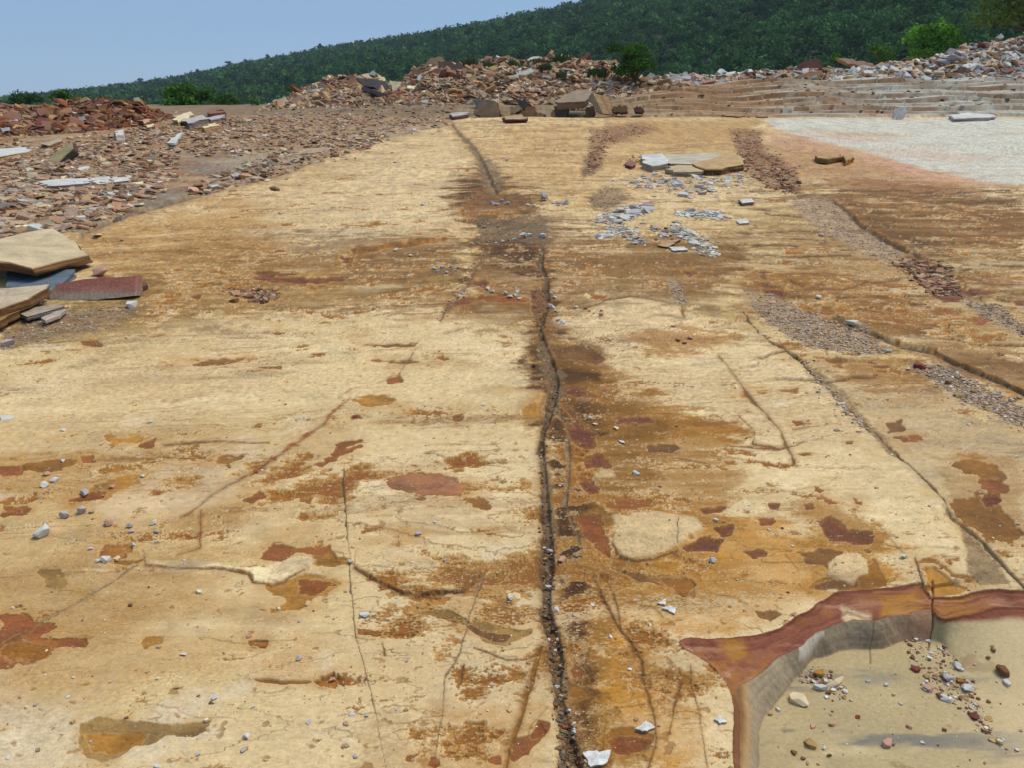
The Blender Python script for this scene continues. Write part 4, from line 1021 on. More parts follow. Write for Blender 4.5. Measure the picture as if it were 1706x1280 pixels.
C['orange'] = np.array((.34, .18, .085), np.float32); C['spoilred'] = np.array((.23, .105, .065), np.float32)
C['lilac'] = np.array((.42, .37, .36), np.float32); C['bwhite'] = np.array((.55, .53, .48), np.float32)
HEAPS = {}
def heap(label, cols, crest, foot, dist_crest, dist_foot, pal, nchips, smin, smax, seed, rough=.25, back=5.0):
    """spoil heap: crest and foot lines in map columns, at given ground distances"""
    rng = np.random.default_rng(seed)
    nu, nt = 150, 34
    pc = np.linspace(cols[0], cols[-1], nu)
    yc = np.interp(pc, cols, dist_crest); yf = np.interp(pc, cols, dist_foot)
    cv = np.interp(pc, cols, crest)
    xc, _, zc = at_dist(pc, cv, yc); xf = (pc - 853) / FPX * yf / 1.0
    xf = at_dist(pc, np.interp(pc, cols, foot), yf)[0]
    zf = gz(xf, yf) - .08
    t = np.linspace(0, 2, nt)[:, None]
    tt = np.clip(t, 0, 1)
    P = np.where(t <= 1, tt ** .9 * (1 - .12 * np.sin(tt * np.pi)), np.maximum(1 - (t - 1) ** 1.1, 0))
    Yg = np.where(t <= 1, yf + (yc - yf) * tt, yc + back * (t - 1))
    Xg = np.where(t <= 1, xf + (xc - xf) * tt, xc * (1 + (t - 1) * back / yc))
    Zg = zf + (zc - zf) * P
    Zg = Zg + rough * fbm(Xg.astype(np.float32), Yg.astype(np.float32), 2.6, 5, seed, .6) * np.minimum(P * 2.5, 1) * .8
    Zg = np.where(t > 1.8, zf - 3, Zg)
    v0 = np.stack([Xg, Yg, Zg], -1).reshape(-1, 3)
    i = (np.arange(nt - 1)[:, None] * nu + np.arange(nu - 1)[None]).ravel()
    q0 = np.stack([i, i + 1, i + 1 + nu, i + nu], 1)
    c0 = palette(len(v0), pal, rng) * .75
    # flakes lying on it, more of them toward the viewer
    fi = rng.random(nchips) * (nu - 1.01); ti = rng.random(nchips) * (nt * .56)
    a, b = fi.astype(int), ti.astype(int); fa, fb = (fi - a)[:, None], (ti - b)[:, None]
    G = np.stack([Xg, Yg, Zg], -1)
    p = G[b, a] * (1 - fa) * (1 - fb) + G[b, a + 1] * fa * (1 - fb) + G[b + 1, a] * (1 - fa) * fb + G[b + 1, a + 1] * fa * fb
    s = smin * (smax / smin) ** (rng.random(nchips) ** 2.6)
    p[:, 2] += s * .12
    s = s * np.clip(1 + .5 * fbm(p[:, 0].astype(np.float32), p[:, 1].astype(np.float32) + p[:, 2].astype(np.float32) * 2, 2.2, 3, seed), .45, 1.7)
    pc_ = palette(nchips, pal, rng)
    soil = fbm(p[:, 0].astype(np.float32), p[:, 1].astype(np.float32) + p[:, 2].astype(np.float32) * 3, 3.0, 4, seed + 9)[:, None]
    pc_ = pc_ * (1 + .30 * soil) ; pc_ = pc_ + (C['dirt'] * 1.5 - pc_) * np.clip(soil * 1.2 - .1, 0, .6)
    parts = [(v0, [q0], c0), chips(p, s, s * rng.uniform(.12, .4, nchips), pc_, rng, .38)]
    V_, G_, C_ = join_parts(parts)
    o = make_mesh("rubble_heap", V_, G_, MAT_SPOIL, C_)
    tag(o, label, "rubble heap", "heaps of quarry spoil", "stuff")
    HEAPS[seed] = (cols, G, nu, nt)
    return G

def heap_point(G, px, frac):
    """point on a heap: map column px, frac 0 foot .. 1 crest"""
    nt, nu = G.shape[:2]
    u_, v_ = to_px(G[..., 0], G[..., 1], G[..., 2])
    r = int(round(frac * (nt - 1) / 2)); c = int(np.argmin(np.abs(u_[r] - px)))
    return G[r, c]

def to_px(x, y, z):
    d = y * CP - (z - EYE) * SP; up = y * SP + (z - EYE) * CP
    return 853 + FPX * x / d, 640 - FPX * up / d

C['dtan'] = np.array((.30, .20, .115), np.float32)
C['h1'] = np.array((.44, .25, .125), np.float32); C['h2'] = np.array((.40, .28, .165), np.float32); C['h3'] = np.array((.32, .155, .09), np.float32)
warm = [('h1', 4), ('h2', 4), ('h3', 2.5), ('brown', 1.2), ('cream', 1.2), ('bwhite', .6)]
redp = [('spoilred', 5), ('rust', 4), ('brown', 3), ('orange', 1.6), ('maroon', 1.5), ('tan', .8), ('bwhite', .25)]
palep_ = [('bwhite', 4), ('lilac', 2), ('cream', 2.4), ('tan', 2.2), ('orange', 1.6), ('pink', 1.2), ('spoilred', 1.2), ('brown', .6)]
C['dtan'] = np.array((.30, .21, .125), np.float32); C['dor'] = np.array((.27, .15, .075), np.float32); C['sptan'] = np.array((.43, .31, .19), np.float32); C['spor'] = np.array((.38, .22, .12), np.float32); C['sppink'] = np.array((.40, .24, .18), np.float32)
mixp = [('sptan', 5), ('spor', 5), ('cream', .7), ('sppink', 1.6), ('grey', 1.2), ('bwhite', .5), ('pink', .3), ('brown', 2)]
GL = heap("low heap of dark reddish broken stone at the left edge", [-420, -200, 0, 60, 130, 200, 240, 270, 296], [178, 176, 176, 181, 171, 168, 177, 190, 204],
          [258, 252, 244, 242, 236, 226, 218, 212, 207], [29, 29, 29, 29, 30, 31, 32, 33, 33], [21, 21.5, 22.5, 22.8, 24, 26, 28, 29.5, 31.5], redp, 14000, .03, .30, 701, .22)
GC = heap("long orange brown rubble heap behind the platform's far edge", [430, 470, 520, 580, 620, 660, 690, 715, 760, 800, 860, 920, 980, 1030, 1062, 1100, 1150], [190, 166, 146, 128, 132, 142, 122, 102, 104, 97, 99, 96, 98, 108, 128, 136, 148],
          [200, 196, 192, 192, 190, 188, 184, 182, 178, 176, 172, 168, 164, 160, 158, 156, 156], [46] * 6 + [47] * 11, [38.5, 38.5, 38.8, 39, 39, 39, 39.4, 39.4, 39.8, 40, 40, 40.3, 40.8, 41.3, 41.5, 42, 43], warm, 26000, .03, .40, 702, .35)
GR_ = heap("bank of pale grey and buff broken slabs rising at the right", [1080, 1130, 1200, 1260, 1300, 1340, 1400, 1440, 1490, 1530, 1580, 1640, 1706, 1800, 2000], [136, 128, 126, 124, 120, 112, 116, 118, 106, 101, 86, 70, 58, 44, 22],
          [152, 152, 152, 150, 150, 148, 146, 146, 144, 142, 138, 136, 134, 130, 124], [54] * 15, [47.5, 47.5, 47.5, 47.5, 47.5, 47.5, 48] + [48.2] * 8, palep_, 12000, .05, .50, 703, .30)

# spoil spread over the left of the platform and other loose flakes (uncountable)
def scatter(polys, n, smin, smax, pal, seed, tk=(.2, .6), tilt=.22, lift=.15, pw=2.2):
    rng = np.random.default_rng(seed)
    out = []
    for pts, share in polys:
        us = [p[0] for p in pts]; vs_ = [p[1] for p in pts]
        m = int(n * share); got = 0; P = []
        while got < m:
            a = rng.uniform(min(us), max(us), m * 2); b = rng.uniform(min(vs_), max(vs_), m * 2)
            k = poly_sd(a, b, pts) < np.abs(rng.standard_t(2.2, size=m * 2)) * 2.2 - 1.5 - 9 * np.abs(rng.normal(size=m * 2)) * (gnoise((a / 23).astype(np.float32), (b / 9).astype(np.float32), seed % 50) > .12)
            P.append(np.stack([a[k], b[k]], 1)); got += k.sum()
        P = np.concatenate(P)[:m]
        x, y = on_plane(P[:, 0], P[:, 1])
        z = gz(x, y)
        s = smin * (smax / smin) ** (rng.random(m) ** pw)
        pos = np.stack([x, y, z + s * lift], -1)
        out.append(chips(pos, s, s * rng.uniform(*tk, m), palette(m, pal, rng), rng, tilt))
    return join_parts(out)

LEFTF = [(748,206),(690,214),(600,234),(560,244),(440,262),(300,258),(290,300),(210,350),(140,378),(60,385),(-120,420),(-300,300),(-200,235),(60,240),(280,212),(440,196),(600,188),(740,190)]
v_, g_, c_ = scatter([(LEFTF, .80), ([(420,270),(600,236),(640,240),(480,285),(330,322),(300,318)], .05), ([(560,232),(640,224),(640,234),(540,246)], .05), ([(180,300),(230,325),(160,370),(-100,400),(-100,300)], .10), ([(-60,266),(0,256),(140,236),(290,206),(430,200),(430,226),(290,234),(120,262),(-60,292)], .14), ([(290,198),(450,190),(760,184),(760,204),(620,214),(430,222),(280,232)], .12)], 34000, .012, .15, mixp, 711, (.10, .35), .22, .15, 3.2)
o = make_mesh("spoil_rubble", v_, g_, MAT_SPOIL, c_); tag(o, "spread of small buff and rusty flakes left of the platform", "rubble", kind="stuff")
lightg = [('bwhite', 3), ('grey', 3), ('pink', 1), ('tan', 1.5), ('spoilred', .8)]
C['g1'] = np.array((.42, .33, .23), np.float32); C['g2'] = np.array((.44, .30, .20), np.float32)
brong = [('g1', 5), ('g2', 3), ('dtan', 2), ('tan', 1.5), ('bwhite', .7), ('pink', .5), ('spoilred', .4)]
v_, g_, c_ = scatter([
    ([(1366,321),(1317,335),(1344,366),(1411,402),(1479,433),(1500,432),(1501,413),(1434,376),(1389,336)], .16),
    ([(1236,481),(1281,487),(1344,514),(1389,532),(1434,541),(1479,582),(1447,588),(1344,573),(1281,537),(1250,508)], .30),
    ([(1515,604),(1560,600),(1614,631),(1720,690),(1720,722),(1658,692),(1605,669),(1569,640)], .26),
    ([(1605,487),(1667,510),(1706,546),(1706,562),(1676,545),(1609,501)], .06),
    ([(1335,598),(1372,640),(1406,684),(1450,725),(1440,720),(1395,668),(1350,620)], .04),
    ([(0,545),(70,515),(160,505),(240,510),(200,535),(80,560),(0,580)], .08),
    ([(1110,468),(1128,470),(1145,505),(1138,512),(1122,500)], .03),
    ([(980,330),(1020,310),(1050,330),(1020,350),(985,350)], .07)], 20000, .003, .018, brong, 712, pw=3.6)
o = make_mesh("gravel", v_, g_, MAT_SPOIL, c_); tag(o, "grey buff gravel washed into the joints on the right", "gravel", kind="stuff")
v_, g_, c_ = scatter([
    ([(903,396),(908,450),(916,500),(900,545),(910,590),(930,620),(932,650),(922,690),(908,730),(910,800),(922,880),(924,960),(918,1010),(934,1060),(940,1120),(944,1180),(962,1230),(985,1290),(930,1290),(930,1200),(918,1120),(904,1030),(902,960),(904,900),(900,800),(896,730),(906,680),(916,640),(900,580),(890,545),(905,510),(898,440)], .40),
    ([(886,480),(910,480),(911,548),(896,554),(886,520)], .12), ([(790,362),(900,355),(912,390),(860,405),(795,408)], .20),
    ([(798,262),(828,270),(836,300),(830,322),(808,318),(790,270)], .16), ([(817,412),(797,446),(780,482),(754,512),(728,540),(736,520),(770,470)], .12)], 9000, .0014, .013, [('grit', 5), ('dirt', 5), ('brown', 3), ('grey', .5), ('bwhite', .15), ('tan', 1), ('rust', 1)], 713, pw=4.5)
o = make_mesh("gravel", v_, g_, MAT_SPOIL, c_); tag(o, "dark dirt and grit filling the long central crack", "gravel", kind="stuff")
redg = [('h3', 4), ('h1', 3), ('brown', 2), ('dtan', 3), ('h2', 2), ('spoilred', 2)]
v_, g_, c_ = scatter([
    ([(1488,433),(1520,425),(1587,451),(1605,487),(1560,487),(1520,455)], .2), ([(1215,215),(1262,212),(1270,250),(1330,290),(1336,320),(1280,310),(1235,280)], .42),
    ([(985,215),(1060,205),(1100,213),(1010,240),(1000,280),(975,290)], .22), ([(368,477),(461,478),(465,494),(434,501),(394,491)], .05), ([(1060,278),(1100,262),(1066,258),(1040,272)], .04)], 5200, .008, .06, redg, 714, (.15, .5))
o = make_mesh("gravel", v_, g_, MAT_SPOIL, c_); tag(o, "rusty red brown rubble strewn in the hollows of the platform", "gravel", kind="stuff")
v_, g_, c_ = scatter([([(1030,176),(1300,164),(1706,150),(1706,190),(1300,194),(1030,196)], 1.0)], 1500, .02, .16, [('rust', 2), ('dor', 3), ('dtan', 3), ('brown', 2), ('grey', 1.5)], 717, (.15, .4), .15)
o = make_mesh("ledge_rubble", v_, g_, MAT_SPOIL, c_); tag(o, "brown flakes littering the ledges on the right", "rubble", kind="stuff")
v_, g_, c_ = scatter([([(1010,302),(1075,290),(1170,290),(1235,284),(1262,300),(1200,318),(1150,330),(1090,318)], .34), ([(985,368),(1040,345),(1088,343),(1080,360),(1030,372),(1000,376)], .22),
    ([(1120,356),(1150,350),(1200,352),(1215,366),(1165,368),(1130,362)], .14), ([(1125,370),(1150,385),(1180,405),(1200,425),(1185,430),(1160,412),(1130,395),(1110,378)], .20), ([(985,395),(1030,372),(1060,385),(1078,410),(1060,412),(1040,395),(1000,402)], .10)],
    2600, .008, .05, [('bwhite', 6), ('lilac', 2), ('grey', 1), ('cream', 1)], 718, (.15, .4), .15)
o = make_mesh("stone_crumbs", v_, g_, MAT_SPOIL, c_); tag(o, "bed of small whitish crumbs among the white flakes of the platform", "stone crumbs", kind="stuff")
# specks scattered everywhere over the slab
v_, g_, c_ = scatter([([(-400,560),(0,420),(200,380),(760,215),(1260,205),(1706,340),(2200,560),(2200,960),(1600,960),(1400,980),(1230,1050),(1220,1290),(-500,1290)], 1.0)], 2600, .002, .011, [('bwhite', 3), ('grey', 2), ('cream', 2), ('tan', 3), ('brown', 2), ('pink', 1)], 715, lift=.2, pw=3)
o = make_mesh("stone_specks", v_, g_, MAT_SPOIL, c_); tag(o, "tiny stone crumbs sprinkled over the pale bedrock", "stone crumbs", kind="stuff")
# ------------------------------------------------------------------ single slabs, blocks and stones
MAT_BLOCK = stone_material("quarried_block", 3.5, 40.0, .38, .55, .015)
MAT_STONE = stone_material("loose_stone", 45.0, 260.0, .14, .35, .003)

def prism(name, label, cat, face, vec, cface, cside=None, cback=None, seed=0, group=None, rag=.03, sub=5, beds=3, cgrad=None):
    """slab with one traced face, ragged edges and bedded sides; face = 3D points, vec = thickness"""
    rng = np.random.default_rng(seed + 5)
    face = np.array(face, float); vec = np.array(vec, float)
    cs = cface if cside is None else cside
    cf = C[cface] if isinstance(cface, str) else np.array(cface)
    cs = C[cs] if isinstance(cs, str) else np.array(cs)
    size = np.linalg.norm(face.max(0) - face.min(0)); cen = face.mean(0)
    n0 = len(face); ring = []
    for i in range(n0):
        p, q = face[i], face[(i + 1) % n0]
        L = np.linalg.norm(q - p); m = max(1, int(round(sub * L / size * 2)))
        for k in range(m):
            t = (k + (rng.uniform(-.25, .25) if k else 0)) / m
            w = p + (q - p) * t
            d = (w - cen) / (np.linalg.norm(w - cen) + 1e-9)
            ring.append(w + d * rng.normal() * rag * min(L, size * .6) * (.35 if k == 0 else 1))
    ring = np.array(ring); n = len(ring)
    rows = [cen + (ring - cen) * .55, ring]                     # inset, rim
    cols = [np.tile(cf, (n, 1)) * rng.uniform(.85, 1.12, (n, 1)), np.tile(cf, (n, 1)) * rng.uniform(.85, 1.15, (n, 1))]
    for b in range(1, beds + 1):
        f = b / beds
        off = (ring - cen) * rng.uniform(-.035, .03) + (ring - cen) * rng.normal(size=(n, 1)) * .018
        for e in ((f - .5 / beds, f) if b < beds else (f - .4 / beds, f)):
            rows.append(ring + vec * e + off); tone = rng.uniform(.7, 1.2)
            cols.append(np.tile(cs, (n, 1)) * tone * rng.uniform(.85, 1.1, (n, 1)))
    V_ = np.concatenate(rows + [cen[None], (cen + vec)[None]])
    Cc = np.concatenate(cols + [cf[None], cs[None]])
    if cgrad is not None:
        z = V_[:, 2]; t = np.clip((z - z.min()) / (z.max() - z.min() + 1e-6), 0, 1)[:, None]
        g = C[cgrad] if isinstance(cgrad, str) else np.array(cgrad)
        Cc = Cc * sstep(.3, .6, t) + g * rng.uniform(.85, 1.12, (len(V_), 1)) * (1 - sstep(.3, .6, t))
    a = np.arange(n); j = (a + 1) % n; Q, Tt = [], []
    for r in range(len(rows) - 1):
        Q.append(np.stack([r * n + a, (r + 1) * n + a, (r + 1) * n + j, r * n + j], 1))
    l = (len(rows) - 1) * n; ci = len(rows) * n
    Tt.append(np.stack([a, j, np.full(n, ci)], 1)); Tt.append(np.stack([l + j, l + a, np.full(n, ci + 1)], 1))
    nrm = np.cross(face[1] - face[0], face[2] - face[0])
    o_ = cen + vec * .5
    V_ -= o_
    q = np.concatenate(Q); t3 = np.concatenate(Tt)
    # make outward facing
    c0 = np.cross(V_[t3[0, 1]] - V_[t3[0, 0]], V_[t3[0, 2]] - V_[t3[0, 0]])
    if c0 @ vec > 0: q = q[:, ::-1]; t3 = t3[:, ::-1]
    o = make_mesh(name, V_, [q, t3], MAT_BLOCK, np.clip(Cc, .01, .8))
    o.location = o_
    return tag(o, label, cat, group)

def flat(pts, z):        # map points (px,py[,extra height]) on the ground, lifted
    out = []
    for p in pts:
        zz = z + (p[2] if len(p) > 2 else 0)
        x, y = on_plane(p[0], p[1], zz); out.append((float(x), float(y), SLOPE * float(y) + zz))
    return out
def flat_on(pts, h):
    """like flat, but measured from the actual ground under the slab"""
    z = h
    for _ in range(4):
        q = np.array(flat(pts, z)); c = q.mean(0)
        z = float(gz(c[0], c[1])) - SLOPE * c[1] + h
    return flat(pts, z)
def wall(pts, y, lean=0.0):   # map points on an upright face at ground distance y; lean = how far it tips back per metre of height
    out = []
    for p in pts:
        yy = y + (p[2] if len(p) > 2 else 0)
        x, _, z = at_dist(p[0], p[1], yy)
        k = yy + lean * max(0., float(z) - SLOPE * yy); x, _, z = at_dist(p[0], p[1], k)
        out.append((float(x), k, float(z)))
    return out

D = (0, 0, -1)
def dn(t): return (0, 0, -t)
# --- slabs at the left edge of the near platform
prism("stone_slab", "large buff slab with brown edge coloured as shaded topping the pile at the left edge", "stone slab", flat([(-60,408,.08),(0,397,.07),(73,381,.03),(88,380,.02),(110,393,0),(146,423,-.01),(53,445,.05),(17,436,.08),(-60,428,.1)], .12), (.01, .02, -.075), (.50,.39,.23), 'brown', seed=1, rag=.02)  # brown side colour also carries the shade of the front edge
prism("stone_slab", "smooth blue grey slab wedged under the large buff slab", "stone slab", flat([(12,449),(53,450),(126,448),(107,469),(85,484),(10,478)], .05), dn(.06), (.105,.135,.16), (.10,.11,.12), seed=2, rag=.02)
_yb = float(on_plane(150, 499)[1])
prism("stone_block", "red topped grey block lying right of the blue slab", "stone block", wall([(79,490),(95,472),(160,464),(226,459),(225,492),(190,496),(146,499),(84,500)], _yb, 1.1), (.0, .14, -.03), (.24,.085,.06), (.22,.10,.07), seed=3, rag=.035, beds=4, cgrad=(.21,.17,.125))
prism("stone_slab", "buff slab with orange rim in front of the blue slab", "stone slab", flat([(-60,486),(0,480),(40,477),(82,473),(46,497),(0,513),(-60,528)], .12), (0, .02, -.07), (.47,.36,.24), 'brown', seed=4, rag=.02)  # side darkened to brown in colour for its shaded front
prism("stone_slab", "thin brown slab lowest in the pile at the left edge", "stone slab", flat([(-50,524),(0,517),(27,512),(33,516),(0,534),(-50,545)], .06), dn(.05), 'olive', 'brown', seed=5)
prism("stone_slab", "thin grey flake lying in front of the buff slab with orange rim", "stone slab", flat([(34,522),(60,511),(92,506),(108,509),(80,518),(45,527)], .03), dn(.03), 'grey', 'slate', seed=6)
prism("stone_slab", "pinkish thin flake nearest to us below the left pile", "stone slab", flat([(68,529),(92,518),(112,513),(100,525),(76,534)], .02), dn(.02), (.40,.31,.25), 'grey', seed=7)
prism("stone_slab", "dark brown splinter at the right end of the red topped block", "stone slab", flat([(228,470),(240,468),(246,473),(229,480)], .04), dn(.04), 'brown', 'dark', seed=8)
prism("stone_block", "block face coloured dark brown for shade at the right edge above the pit", "stone block", wall([(1694,1008),(1760,1004),(1760,1062),(1697,1058)], float(on_plane(1700, 1040, -.1)[1]), .3), (.05, .16, 0), (.085,.045,.022), 'brown', seed=9, rag=.03)  # the shade on this face is painted in as near-black brown
# --- slabs out in the left spoil
SL = [("long pale grey slab lying flat in the left spoil", [(72,300),(110,297),(147,296),(151,304),(110,308),(75,309)], .12, .10, 'bwhite', 'lilac'),
 ("pale grey slab right of the long one in the left spoil", [(151,296),(182,293),(187,303),(160,306)], .10, .09, 'bwhite', 'grey'),
 ("third pale slab in the row with the long pale grey slab", [(188,294),(217,291),(215,300),(191,303)], .10, .08, 'bwhite', 'grey'),
 ("broad whitish slab at the foot of the red heap by the left edge", [(-60,250),(0,247),(47,244),(45,252),(0,261),(-60,266)], .18, .16, 'bwhite', 'tan'),
 ("tan plank of stone at the foot of the red heap", [(69,238),(100,230),(104,234),(80,242)], .35, .18, (.38,.31,.22), 'brown'),
 ("bluish white block at the right foot of the red heap", [(191,218),(205,215),(206,222),(193,225)], .3, .3, 'bwhite', 'lilac'),
 ("pinkish boulder slab low on the right of the red heap", [(237,199),(249,195),(250,201),(240,205)], .5, .3, 'pink', 'brown'),
 ("cream flat stone under the pinkish boulder of the red heap", [(243,208),(256,205),(257,209),(246,212)], .3, .15, 'cream', 'brown'),
 ("buff slab at the left of the slab row in the gap", [(287,193),(317,185),(324,190),(296,203)], .45, .30, 'cream', 'tan'),
 ("grey slab in the middle of the slab row in the gap", [(306,199),(337,191),(346,197),(314,205)], .35, .30, 'lilac', 'slate'),
 ("grey flat slab at the right of the slab row in the gap", [(344,196),(372,189),(375,195),(350,199)], .40, .25, 'lilac', 'slate'),
 ("brown slab standing behind the grey slabs in the gap", [(343,184),(364,177),(375,186),(350,189)], .7, .4, 'spoilred', 'brown'),
 ("buff pale slab just below the slab row in the gap", [(335,210),(358,204),(364,208),(340,213)], .25, .2, 'cream', 'tan'),
 ("bluish white flat slab sticking out of the spoil mid left", [(278,238),(296,222),(304,220),(292,238)], .12, .12, 'bwhite', 'lilac'),
 ("thin grey ledge slab at the left edge above the buff slab", [(-40,342),(20,336),(30,339),(0,346),(-40,352)], .1, .1, 'slate', 'dark'),
 ("pale thin slab on the brown spoil above the buff slab", [(45,343),(85,339),(90,343),(52,347)], .08, .06, 'cream', 'tan'),
 ("cream stone on the dark joint of the left boundary", [(350,306),(362,304),(364,309),(352,311)], .08, .08, 'bwhite', 'grey'),
 ("dark grey stone at the right end of the slate patch", [(384,290),(398,288),(400,293),(388,295)], .1, .1, 'lilac', 'dark')]
for i, (lb, pts, z, t, c1, c2) in enumerate(SL):
    prism("stone_slab", lb, "stone slab", flat_on(pts, t * .55), (.0, .03, -t * .62), c1, c2, seed=30 + i, rag=.06)
prism("stone_slab", "yellowish slab tipped up on edge in the left spoil", "stone slab", wall([(76,270),(83,260),(100,248),(119,236),(121,247),(106,261),(96,270)], float(on_plane(90, 271)[1]), .9), (.05, .12, -.12), (.36,.30,.15), 'dark', seed=60, rag=.03)
# --- blocks on the far edge of the platform
FB = [("brown kite shaped block at the left of the far block row", [(788,189),(791,182),(816,166),(827,169),(833,186),(834,201),(813,201)], 35.1, .35, .5, (.24,.165,.10), 'brown'),
 ("grey slab leaning behind the brown kite shaped block", [(787,166),(814,166),(808,174),(794,178)], 37.0, .5, .3, 'slate', 'dark'),
 ("tan triangular slab right of the brown kite shaped block", [(831,179),(842,184),(853,192),(846,196),(836,190)], 35.0, .6, .2, (.40,.27,.14), 'brown'),
 ("dark slab leaning high in the middle of the far block row", [(860,163),(883,172),(886,177),(868,184),(863,173)], 36.6, .4, .25, (.075,.06,.05), 'dark'),
 ("small tan block under the dark leaning slab", [(850,178),(864,174),(868,181),(858,190),(851,186)], 36.0, .4, .4, (.36,.23,.13), 'brown'),
 ("brown block with an orange right side in the far block row", [(868,186),(881,177),(891,176),(894,186),(889,199),(878,199)], 35.2, .25, .5, (.26,.14,.06), 'orange'),
 ("small brown chunk right of the orange sided block", [(895,187),(907,190),(904,198),(891,198)], 35.1, .4, .4, (.25,.16,.09), 'brown'),
 ("dark purple grey block carrying the left of the cap slab", [(923,177),(947,179),(945,197),(925,198)], 35.3, .05, 1.0, (.115,.09,.085), 'dark'),
 ("brown block carrying the right of the cap slab", [(975,178),(990,176),(991,187),(976,188)], 35.5, .05, .8, (.25,.165,.10), 'brown'),
 ("low brown block beneath the right carrier of the cap slab", [(975,187),(990,186),(988,196),(976,196)], 35.1, .05, .8, (.15,.10,.06), 'dark'),
 ("block coloured as dark shade far back beneath the cap slab", [(945,181),(978,181),(978,195),(945,195)], 36.9, .0, .5, (.06,.05,.05), 'dark'),  # near-black colours stand in for the shadowed gap under the cap
 ("orange lump at the left foot of the cap slab", [(918,187),(923,182),(926,197),(918,197)], 35.2, .2, .4, 'orange', 'brown'),
 ("olive and maroon block right of the leaning plank", [(1022,177),(1044,175),(1045,186),(1021,186)], 35.3, .2, .5, (.20,.13,.06), 'maroon'),
 ("dark red stone right of the olive block", [(1055,179),(1066,176),(1072,181),(1068,187),(1057,186)], 35.4, .3, .4, (.14,.06,.045), 'dark')]
for i, (lb, pts, y, lean, th, c1, c2) in enumerate(FB):
    prism("stone_block", lb, "stone block", wall(pts, y, lean), (.10, th * .7, -.10), c1, c2, seed=70 + i, rag=.09, beds=3)
prism("cap_slab", "big brown cap slab laid across blocks at the far edge", "stone slab", wall([(928,170),(976,168),(989,151,1.6),(962,148,1.7),(939,158,.9)], 34.95), (-.02, .12, -.30), (.27,.20,.13), (.20,.14,.095), seed=90, rag=.025)
prism("leaning_plank", "grey edged orange plank of stone leaning on the cap slab", "stone slab", wall([(980,161),(988,155),(1004,188),(996,188)], 34.7), (.75, .9, -.12), (.25,.21,.13), (.33,.19,.09), seed=91, rag=.02)
for i, (lb, pts, z, t, c1, c2) in enumerate([
 ("flat grey slab at the left end of the far block row", [(750,188),(780,184),(781,189),(753,193)], .25, .22, 'lilac', 'dark'),
 ("flat brown slab with dark red edge low in the far block row", [(841,193),(868,191),(878,197),(842,198)], .22, .2, (.38,.26,.14), 'maroon'),
 ("pale grey slab lying left of the cap slab", [(889,175),(917,175),(912,180),(895,180)], .5, .3, 'lilac', 'slate'),
 ("flat grey green slab right of the leaning plank", [(1013,170),(1043,165),(1050,168),(1020,174)], .55, .2, (.28,.27,.20), 'dark')]):
    prism("stone_slab", lb, "stone slab", flat_on(pts, t * .8), (0, .05, -t), c1, c2, seed=95 + i, rag=.04)
# --- slabs on the middle right of the platform
for i, (lb, pts, z, t, c1, c2) in enumerate([
 ("whitish slab with a block corner at the left of the mid platform pile", [(1071,257),(1103,255),(1116,266),(1112,272),(1088,276),(1071,270)], .26, .20, 'bwhite', (.33,.27,.19)),
 ("long low pale slab behind the mid platform pile", [(1103,258),(1192,254),(1222,262),(1150,273),(1116,272)], .16, .14, (.46,.40,.29), 'tan'),
 ("buff slab in the middle of the mid platform pile", [(1113,276),(1152,271),(1176,283),(1148,286),(1122,285)], .14, .14, (.45,.35,.20), 'grey'),
 ("tan slab with thick dark front at the right of the mid platform pile", [(1153,272),(1191,262),(1214,253),(1233,259),(1239,273),(1203,280),(1176,280)], .26, .17, (.45,.29,.13), (.16,.085,.035)),
 ("small red slab at the left end of the mid platform pile", [(1041,273),(1050,265),(1060,272),(1052,277)], .10, .10, 'spoilred', 'maroon'),
 ("tan block lying on the edge of the whitened slab", [(1359,256),(1380,252),(1398,252),(1403,260),(1380,264),(1361,262)], .22, .20, (.40,.24,.10), (.27,.15,.06)),
 ("tan lump touching the right end of the tan block", [(1404,259),(1416,256),(1423,262),(1410,267)], .18, .18, (.40,.24,.10), 'ochre'),
 ("brown tile shaped slab among the white flakes", [(1095,408),(1103,402),(1134,398),(1112,411)], .06, .035, (.40,.24,.13), 'brown'),
 ("long white flake lying below the brown tile", [(1114,411),(1140,410),(1146,415),(1122,417)], .04, .035, 'bwhite', 'lilac'),
 ("dark grey stone right of the white flake scatter", [(1232,331),(1252,330),(1256,335),(1236,338)], .10, .09, 'bwhite', 'slate'),
 ("pale stone below the dark grey stone on the platform", [(1227,366),(1244,364),(1248,370),(1232,372)], .06, .05, 'bwhite', 'lilac'),
 ("buff slab lying in the grey hollow of the right ledges", [(1480,172),(1510,166),(1526,168),(1528,178),(1490,178)], .8, .3, (.46,.35,.18), 'spoilred'),
 ("whitish broken ledge piece at the back edge of the white slab", [(1581,191),(1612,187),(1656,190),(1650,195),(1590,196)], .25, .25, 'bwhite', 'lilac'),
 ("brown ledge block set in the right ledges", [(1312,164),(1345,161),(1352,166),(1318,170)], .5, .4, 'ochre', 'brown'),
 ("grey rounded ledge stone left of the buff slab in the hollow", [(1404,166),(1426,161),(1430,167),(1408,172)], .5, .45, 'lilac', 'slate'),
 ("tan block on the ledges below the pale bank", [(1651,138),(1674,136),(1676,142),(1652,144)], 1.2, .3, 'cream', 'tan')]):
    prism("stone_slab", lb, "stone slab", flat_on(pts, t * .55), (0, .02, -t * .62), c1, c2, seed=110 + i, rag=.05)
prism("stone_slab", "pale oval slab standing upright at the back edge of the white slab", "stone slab", wall([(1488,197),(1491,187),(1500,178),(1510,177),(1511,186),(1506,197)], 33.6, .3), (.05, .25, 0), 'bwhite', 'lilac', seed=140, rag=.03)
